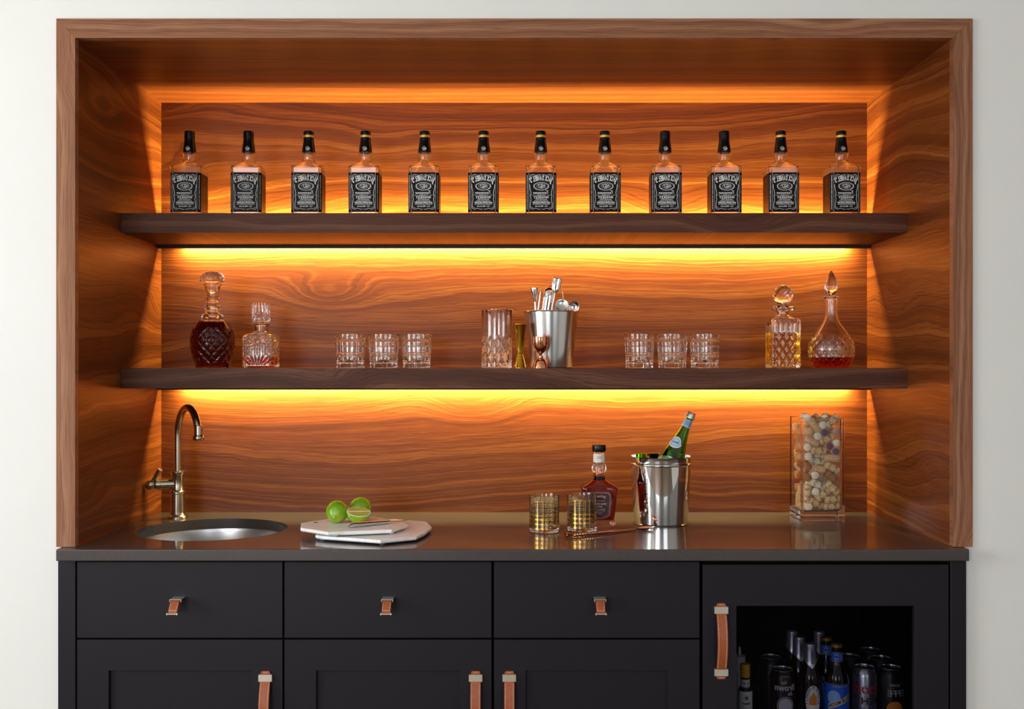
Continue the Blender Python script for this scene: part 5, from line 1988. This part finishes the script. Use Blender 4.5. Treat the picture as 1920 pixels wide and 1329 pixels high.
def FPt(zx, zy, Y):
    """pixel of the fridge close-up (4.571x) -> point"""
    return P(1320 + zx / 4.571, 1040 + zy / 4.571, Y)


CANR, CANH = .0331, .1570


def can_parts(body):
    b = MB().lathe([(.024, 0), (.0262, .0008), (CANR, .010), (CANR, CANH - .020), (CANR - .0015, CANH - .015), (.0275, CANH - .0045), (.0268, CANH - .0035)], 40, cap1=True).mesh('can_body', MATS[body])
    l = MB().lathe([(.0262, CANH - .0036), (.0272, CANH - .0025), (.0274, CANH - .0004), (.0266, CANH), (.0256, CANH - .0006), (.0248, CANH - .0065), (.0238, CANH - .0070)], 40).mesh('lid', MATS['can_silver'])
    tb = MB().box(-.008, .008, -.006, .012, CANH - .0066, CANH - .0056, .0004).mesh('pull_tab', MATS['can_silver'])
    return b, l, tb


CAN = {k: can_parts(k) for k in ('can_silver', 'can_brown', 'can_dark')}


def can(zx, Y, body, label, ztop=None, rot=0, group='drink cans in the fridge'):
    q = FPt(zx, 0, Y)
    t = thing('drink_can', label, 'can', (q.x, Y, RZ + .0004), group, rot=(0, 0, rot))
    o = link('can_body', CAN[body][0], t)
    l = link('lid', CAN[body][1], t)
    link('pull_tab', CAN[body][2], l)
    return t, o


t, o = can(672, .180, 'can_brown', 'dark brown ale can with pale emblem in the fridge')
p = Print()
p.text('Brown', 0, .1450, .0065, width=.018, shear=.25)
p.text('Nut', -.004, .1285, .0130, width=.0145, bold=.0003, shear=.15)
p.text('Brown', 0, .1150, .0225, width=.058, bold=.0007, shear=.15)
p.text('Ale', .013, .0995, .0140, width=.014, bold=.0003, shear=.15)
link('lettering', p.mesh('lettering', MATS['ink_grey'], wrap(CANR, 0)), o)
p = Print()
p.ellipse(0, .068, .0215, .0235, .0016)
link('emblem_ring', p.mesh('emblem_ring', MATS['ink_grey'], wrap(CANR, 0, .0004)), o)
m = MB()
m.rings([[wrap(CANR, 0, .0005)(.0185 * s * math.cos(2 * PI * j / 32), .068 + .0205 * s * math.sin(2 * PI * j / 32)) for j in range(32)] for s in (0.01, .25, .5, .75, 1)], False, False)
link('emblem_disc', m.mesh('emblem_disc', MATS['ink_grey'], recalc=False), o)

t, o = can(1372, .200, 'can_silver', 'silver light beer can with red script in the fridge')
p = Print()
p.text('Coors', 0, .106, .042, width=.092, bold=.0009, shear=.2)
link('red_lettering', p.mesh('red_lettering', MATS['ink_red'], wrap(CANR, 0)), o)
p = Print()
p.text('LIGHT', .002, .074, .0235, width=.074, bold=.0007)
link('dark_lettering', p.mesh('dark_lettering', MATS['ink_dark'], wrap(CANR, 0)), o)
p = Print()
for u0, h in ((-.030, .018), (-.016, .026), (-.004, .020), (.010, .028), (.024, .020)):
    p.poly([(u0 - .011, .03), (u0 + .011, .03), (u0 + .004, .03 + h), (u0 - .003, .034 + h)])
link('mountain_print', p.mesh('mountain_print', MATS['ink_blue'], wrap(CANR, 0, .0002)), o)

t, o = can(1600, .195, 'can_dark', 'black craft beer can with faint lettering and coloured disc, rightmost in the fridge')
p = Print()
p.text('BLONDE', 0, .117, .0095, width=.026, bold=.0001)
p.text('EFFE', .004, .095, .0235, width=.046, bold=.0002)
p.line([(-.014, .108), (-.004, .110), (.012, .107)], .0005)
link('lettering', p.mesh('lettering', MATS['ink_grey'], wrap(CANR, 0)), o)
for nm, mt, v0, v1 in (('orange_band', 'ink_orange', .052, .075), ('green_band', 'ink_green', .03, .052)):
    p = Print()
    pts = []
    for i in range(13):
        v = v0 + (v1 - v0) * i / 12
        pts.append((.022 * math.sqrt(max(0, 1 - ((v - .052) / .0235) ** 2)), v))
    for k in range(12):
        (ua, va), (ub, vb) = pts[k], pts[k + 1]
        for j in range(6):
            f0, f1 = -1 + j / 3, -1 + (j + 1) / 3
            p.poly([(ua * f0, va), (ua * f1, va), (ub * f1, vb), (ub * f0, vb)])
    link(nm, p.mesh(nm, MATS[mt], wrap(CANR, 0)), o)

for zx, Y, lab in ((575, .294, 'dark can behind the brown ale can in the fridge'), (1250, .300, 'dark can behind the blue-labelled bottle in the fridge'),
                   (1425, .365, 'rearmost dark can on the right side of the fridge'), (1515, .282, 'dark can behind the silver beer can in the fridge')):
    can(zx, Y, 'can_dark', lab)

# beer bottles
BH_ = .2300
bprof = smooth_prof([(.0290, .0), (.0302, .003), (.0302, .020), (.0302, .120), (.0300, .135), (.0270, .152), (.0205, .168), (.0160, .182), (.0143, .200), (.0132, .216), (.0132, .2235)], 4)
ME_bb = MB().lathe(bprof, 40).mesh('glass_body', MATS['beer_brown'])
ME_cc = MB().lathe([(.0150, .2215), (.0152, .2230), (.0142, .2285), (.0120, .2300)], 42, disp=lambda a, z: .0007 * abs(math.sin(a * 10.5)) if z < .225 else 0).mesh('crown_cap', MATS['cap_gold'])
ME_cs = MB().lathe([(.0150, .2215), (.0152, .2230), (.0142, .2285), (.0120, .2300)], 42, disp=lambda a, z: .0007 * abs(math.sin(a * 10.5)) if z < .225 else 0).mesh('crown_cap', MATS['foil_silver'])


def brad(z):
    for (ra, za), (rb, zb2) in zip(bprof, bprof[1:]):
        if za <= z <= zb2:
            return ra + (rb - ra) * (z - za) / max(1e-9, zb2 - za)
    return .0132


def bfn(off, z0=0, turn=0):
    return lambda u, v: ((brad(z0 + v) + off) * math.cos(-PI / 2 + turn + u / .0302), (brad(z0 + v) + off) * math.sin(-PI / 2 + turn + u / .0302), z0 + v)


# foil sleeve with a pointed hem
def foil():
    m = MB()
    rs = []
    for k in range(9):
        s = k / 8
        ring = []
        for j in range(40):
            a = 2 * PI * j / 40
            hem = .164 + .016 * (0.5 + .5 * math.cos(2 * (a + PI / 2) + PI)) * 1.0
            hem = .168 + .017 * abs(math.sin((a + PI / 2)))
            z = hem + (.2225 - hem) * s
            r_ = brad(z) + .0006 + .0003 * math.sin(a * 13 + k * 2.1)
            ring.append((r_ * math.cos(a), r_ * math.sin(a), z))
        rs.append(ring)
    m.rings(rs, False, False)
    return m.mesh('foil', MATS['foil_silver'], recalc=False)


ME_foil = foil()
p = Print()
p.text('UNIBROUE', 0, 0, .0070, width=.036, bold=.0003)
ME_fl = p.mesh('lettering', MATS['ink_dark'], lambda u, v: ((brad(.198 + u) + .0014) * math.sin((v + .0012) / .014), -(brad(.198 + u) + .0014) * math.cos((v + .0012) / .014), .198 + u))


def beer(zx, Y, lab, kind, detail):
    q = FPt(zx, 0, Y)
    t = thing('beer_bottle', lab, 'bottle', (q.x, Y, RZ + .0004), 'beer bottles in the fridge')
    link('glass_body', ME_bb, t)
    link('crown_cap', ME_cs if kind == 'foil' else ME_cc, t)
    if kind == 'foil':
        f = link('foil_sleeve', ME_foil, t)
        link('lettering', ME_fl, f)
    return t


t = beer(908, .156, 'beer bottle with silver foil neck and oval white label, front of the foil bottles', 'foil', True)
m = MB()
m.rings([[bfn(.0004, .090)(.0195 * s * math.cos(2 * PI * j / 36), .038 * s * math.sin(2 * PI * j / 36)) for j in range(36)] for s in (.01, .2, .4, .6, .8, 1)], False, False)
lb = link('oval_label', m.mesh('oval_label', MATS['label_sky'], recalc=False), t)
lb.data.materials[0] = MATS['label_white']
p = Print()
p.ellipse(0, 0, .0128, .0300, .0004)
letters = 'BLANCHE DE CHAMBLY'
for i, c in enumerate(letters):
    a = math.radians(200 - 220 * (i + .5) / len(letters))
    if c == ' ':
        continue
    vs, fs = text2d(c, .0078, bold=.0003)
    mxx = sum(x for x, y in vs) / len(vs)
    al = math.atan2(math.cos(a) * .034, math.sin(a) * .0160) if False else (a - PI / 2)
    out = []
    for x, y in vs:
        x -= mxx
        xr = x * math.cos(al) - y * math.sin(al)
        yr = x * math.sin(al) + y * math.cos(al)
        out.append((-(.0162 * math.cos(a) + xr), .0335 * math.sin(a) + yr))
    p.raw(out, fs)
link('lettering', p.mesh('lettering', MATS['ink_navy'], bfn(.0008, .090)), lb)
p = Print()
for u0, u1, v1 in ((-.010, -.006, .008), (-.006, -.002, .012), (-.002, .004, .018), (.004, .009, .011)):
    p.poly([(u0, -.012), (u1, -.012), (u1, v1), ((u0 + u1) / 2, v1 + .003), (u0, v1)])
link('castle_print', p.mesh('castle_print', MATS['ink_orange'], bfn(.0009, .090)), lb)
beer(815, .222, 'foil-necked beer bottle directly behind the front foil bottle, to its left', 'foil', False)
beer(755, .283, 'foil-necked beer bottle farthest left among the fridge bottles', 'foil', False)
beer(985, .278, 'foil-necked beer bottle behind and to the right of the front foil bottle', 'foil', False)


def blue(zx, Y, lab):
    t = beer(zx, Y, lab, 'gold', True)
    rs = []
    def band(z0, z1, off, mat, nm, par):
        m = MB()
        m.rings([[((brad(z) + off) * math.cos(2 * PI * j / 40), (brad(z) + off) * math.sin(2 * PI * j / 40), z) for j in range(40)] for z in [z0 + (z1 - z0) * i / 5 for i in range(6)]], False, False)
        return m.build(nm, MATS[mat], par, recalc=False)
    nl = band(.188, .2085, .0005, 'label_royal', 'neck_label', t)
    band(.2085, .2105, .0006, 'cap_gold', 'gold_band', nl)
    band(.186, .188, .0006, 'cap_gold', 'gold_band', nl)
    p = Print()
    p.disc(-.010, .1985, .0125, .0072)
    link('moon_disc', p.mesh('moon_disc', MATS['label_sky'], bfn(.0008, 0)), nl)
    p = Print()
    p.text('BLUE MOON', -.010, .1985, .0052, width=.026, bold=.0002)
    link('lettering', p.mesh('lettering', MATS['ink_dark'], bfn(.0011, 0)), nl)
    p = Print()
    for k in range(4):
        p.text('BELGIAN', .018, .2045 - k * .004, .0036, width=.014)
    link('lettering', p.mesh('lettering', MATS['ink_cream'], bfn(.0009, 0)), nl)
    bl = band(.045, .131, .0005, 'label_royal', 'body_label', t)
    band(.131, .133, .0006, 'cap_gold', 'gold_band', bl)
    m = MB()
    m.rings([[bfn(.0008, 0)(-.016 + .0165 * s * math.cos(2 * PI * j / 32), .098 + .0185 * s * math.sin(2 * PI * j / 32)) for j in range(32)] for s in (.01, .33, .66, 1)], False, False)
    link('moon_disc', m.mesh('moon_disc', MATS['label_sky'], recalc=False), bl)
    p = Print()
    p.text('BELGIAN STYLE WHEAT', 0, .1265, .0040, width=.040)
    link('lettering', p.mesh('lettering', MATS['ink_cream'], bfn(.0009, 0)), bl)
    tl_ = lambda u: .092 + .45 * (u - .010) * 1.0
    m = MB()
    cols = []
    for i in range(13):
        u = .026 - .056 * i / 12
        cols.append([bfn(.0012, 0)(u, tl_(u) + .0072), bfn(.0012, 0)(u, tl_(u) - .0072)])
    m.rings(cols, False, False, closed=False)
    # make it a ribbon
    bn = link('banner', m.mesh('banner', MATS['ink_cream'], recalc=False), bl)
    p = Print()
    p.text('BLUE MOON', -.002, 0, .0135, width=.052, bold=.0005)
    link('banner_lettering', p.mesh('banner_lettering', MATS['ink_dark'], lambda u, v: bfn(.0016, 0)(u, tl_(u) + v)), bl)
    return t


blue(1137, .150, 'blue-labelled beer bottle with gold cap, front row of the fridge')
blue(1050, .215, 'blue-labelled beer bottle behind the front blue one in the fridge')

# bitters bottle with oversized paper label
q = FPt(352, 0, .175)
t = thing('bitters_bottle', 'small bitters bottle with yellow cap and white paper label in the fridge', 'bottle', (q.x, .175, RZ + .0004))
hb_ = (FPt(345, 930, .175).z - RZ)
kz = .175
def zq(zy): return FPt(0, zy, .175).z - RZ
MB().lathe([(.016, 0), (.0180, .002), (.0180, zq(1165)), (.0150, zq(1140)), (.0120, zq(1125)), (.0115, zq(1045)), (.0100, zq(1040))], 36).build('glass_body', MATS['beer_brown'], t)
MB().lathe([(.0115, zq(1046)), (.0128, zq(1042)), (.0128, zq(945)), (.0120, zq(934)), (.006, zq(931))], 36, disp=lambda a, z: .0003 * abs(math.sin(a * 18))).build('cap', MATS['cap_yellow'], t)
o = MB().lathe([(.0120, zq(1130)), (.0122, zq(1129)), (.0122, zq(1062)), (.0120, zq(1061))], 36, cap0=False, cap1=False).build('neck_label', MATS['label_white'], t)
p = Print()
for u in (-.005, .005):
    p.disc(u, 0, .0022, .0026, 12)
p.text('BITTERS', 0, -.005, .0026, width=.012)
link('print', p.mesh('print', MATS['ink_navy'], wrap(.0122, zq(1092))), o)
o = MB().lathe([(.0183, .012), (.0185, .0122), (.0185, zq(1160)), (.0183, zq(1158))], 36, cap0=False, cap1=False).build('paper_label', MATS['label_white'], t)
p = Print()
p.ellipse(0, zq(1210), .0062, .0068, .0008)
p.disc(0, zq(1210), .0036, .0042, 14)
p.text('bitters', 0, zq(1258), .0090, width=.021, bold=.0004, shear=.2)
for k in range(4):
    p.text('AROMATIC COCKTAIL BITTERS', 0, zq(1283) - k * .0042, .0028, width=.024)
link('lettering', p.mesh('lettering', MATS['ink_dark'], wrap(.0185, 0)), o)
# pale bottle half hidden behind the bitters
q = FPt(305, 0, .290)
t = thing('pale_squeeze_bottle', 'pale capped bottle half hidden behind the bitters in the fridge', 'bottle', (q.x, .290, RZ + .0004))
def zq2(zy): return FPt(0, zy, .290).z - RZ
MB().lathe([(.020, 0), (.0215, .002), (.0215, zq2(960)), (.016, zq2(920)), (.013, zq2(915))], 32).build('body', MATS['cap_white'], t)
MB().lathe([(.0150, zq2(918)), (.0152, zq2(866)), (.012, zq2(862)), (.0045, zq2(855)), (.0030, zq2(790)), (.002, zq2(788))], 28).build('nozzle_cap', MATS['cap_white'], t)
